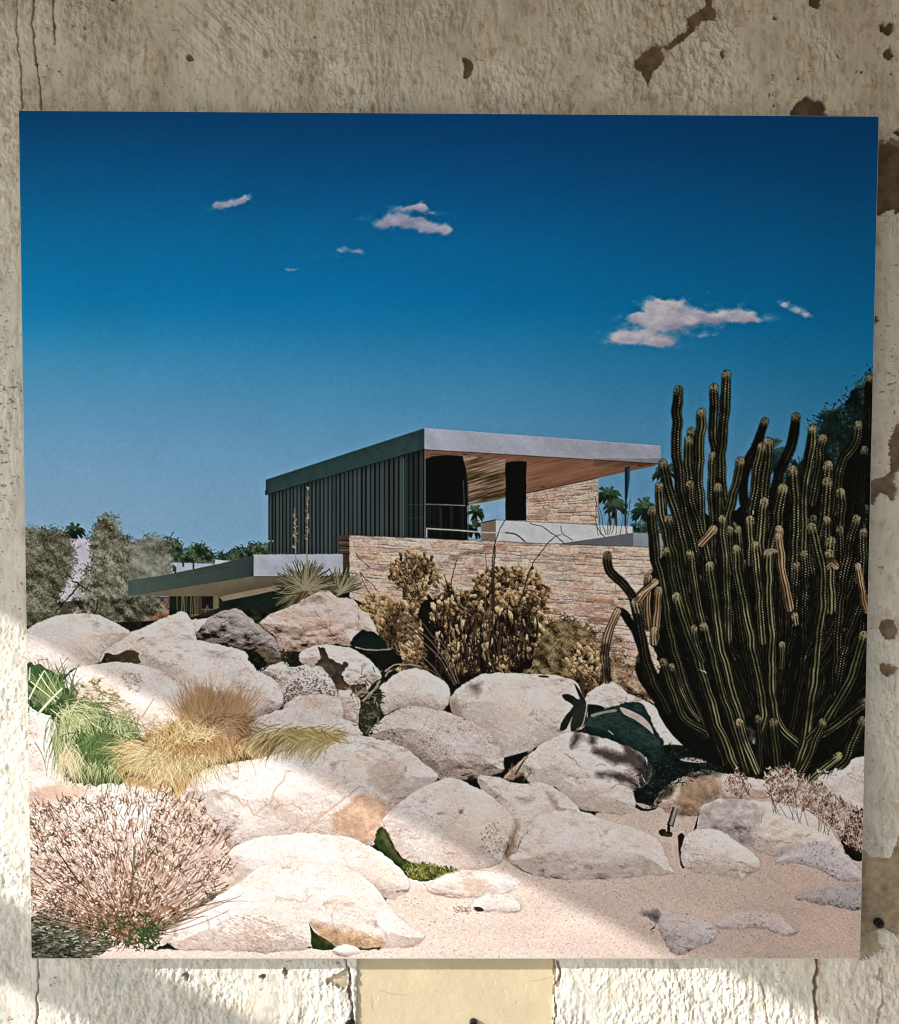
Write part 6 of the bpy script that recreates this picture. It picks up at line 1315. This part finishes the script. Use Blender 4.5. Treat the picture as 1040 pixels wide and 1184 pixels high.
m_wall = bpy.data.materials.new('flaking_wall_paint'); m_wall.use_nodes = True
n_ = m_wall.node_tree.nodes; l_ = m_wall.node_tree.links; b_ = n_['Principled BSDF']
at_ = n_.new('ShaderNodeAttribute'); at_.attribute_name = 'coat'
l_.new(at_.outputs['Color'], b_.inputs['Base Color'])
b_.inputs['Roughness'].default_value = 0.8; b_.inputs['Specular IOR Level'].default_value = 0.2
t_ = n_.new('ShaderNodeTexNoise'); t_.inputs['Scale'].default_value = 520; t_.inputs['Detail'].default_value = 4
tc_ = n_.new('ShaderNodeTexCoord'); l_.new(tc_.outputs['Object'], t_.inputs['Vector'])
bp_ = n_.new('ShaderNodeBump'); bp_.inputs['Strength'].default_value = .35; bp_.inputs['Distance'].default_value = .0006
l_.new(t_.outputs['Fac'], bp_.inputs['Height']); l_.new(bp_.outputs[0], b_.inputs['Normal'])

wl = empty('painted_wall', (0, WY, -.66))
tag(wl, 'rough cream painted plaster wall, flaking to brown, that the print hangs on', 'wall')
hole = (np.abs(WX) < .45) & (np.abs(WZ) < .45); hole = hole[:-1, :-1] & hole[1:, 1:]
infc = inf[:-1, :-1]
WYv = WY - hgt * .001
pcol = np.clip(paint, .01, .86).astype(np.float32)
grid_mesh('plaster_coat', ~hole & ~infc, WX, WYv, WZ, pcol, m_wall, 'coat', wl, True)
o = grid_mesh('plaster_infill', infc & ~hole, WX, WYv, WZ, pcol, m_wall, 'coat', wl, True)
o['label'] = 'smooth ochre filled panel below the print between two cracked joints'
m_far = mat_noise('wall_paint_far', (.64, .585, .50), (.78, .735, .65), 14, .85, .6, 90, (1, 1, .5))
V = [(-8, WY + .004, GZ), (8, WY + .004, GZ), (8, WY + .004, 3), (-8, WY + .004, 3), (-8, WY + .3, GZ), (8, WY + .3, GZ), (8, WY + .3, 3), (-8, WY + .3, 3)]
mesh_obj('masonry', V, [(0, 1, 2, 3), (4, 7, 6, 5), (0, 3, 7, 4), (1, 5, 6, 2), (3, 2, 6, 7)], m_far, wl)

# bolts left in the wall
m_iron = mat_noise('black_iron', (.008, .008, .008), (.03, .026, .022), 300, .5)
def bolt(px, py, r, label):
    import bmesh
    x_, z_ = ray_xz(px, py, WY)
    e = empty('bolt', (float(x_), WY, float(z_))); tag(e, label, 'bolt', 'bolts left in the wall')
    for nm, ro, ri, y0, y1 in (('washer', r, r * .55, -.0035, .004), ('stud', r * .42, 0, -.006, .004)):
        bm = bmesh.new(); n = 20
        ring = lambda rad, y: [bm.verts.new((x_ + rad * math.cos(6.28318 * i / n), WY + y, z_ + rad * math.sin(6.28318 * i / n))) for i in range(n)]
        if ri:
            A, B, Cc, D = ring(ro, y1), ring(ro, y0 + .0008), ring(ro * .88, y0), ring(ri, y0); E = ring(ri, y1)
            for P_, Q_ in ((A, B), (B, Cc), (Cc, D), (D, E)):
                for i in range(n): bm.faces.new((P_[i], P_[(i + 1) % n], Q_[(i + 1) % n], Q_[i]))
        else:
            A, B, Cc = ring(ro, y1), ring(ro, y0 + .001), ring(ro * .7, y0)
            for P_, Q_ in ((A, B), (B, Cc)):
                for i in range(n): bm.faces.new((P_[i], P_[(i + 1) % n], Q_[(i + 1) % n], Q_[i]))
            bm.faces.new(Cc)
        bmesh.ops.recalc_face_normals(bm, faces=bm.faces)
        bm_obj(nm, bm, m_iron, e)
bolt(1016.5, 1067.5, .0056, 'black bolt with washer in bare plaster at the lower right of the print')
bolt(547.5, 1183, .0048, 'black bolt in the smooth ochre infill under the print')
bolt(404.5, 1183, .0052, 'black bolt at the crack on the left side of the ochre infill')
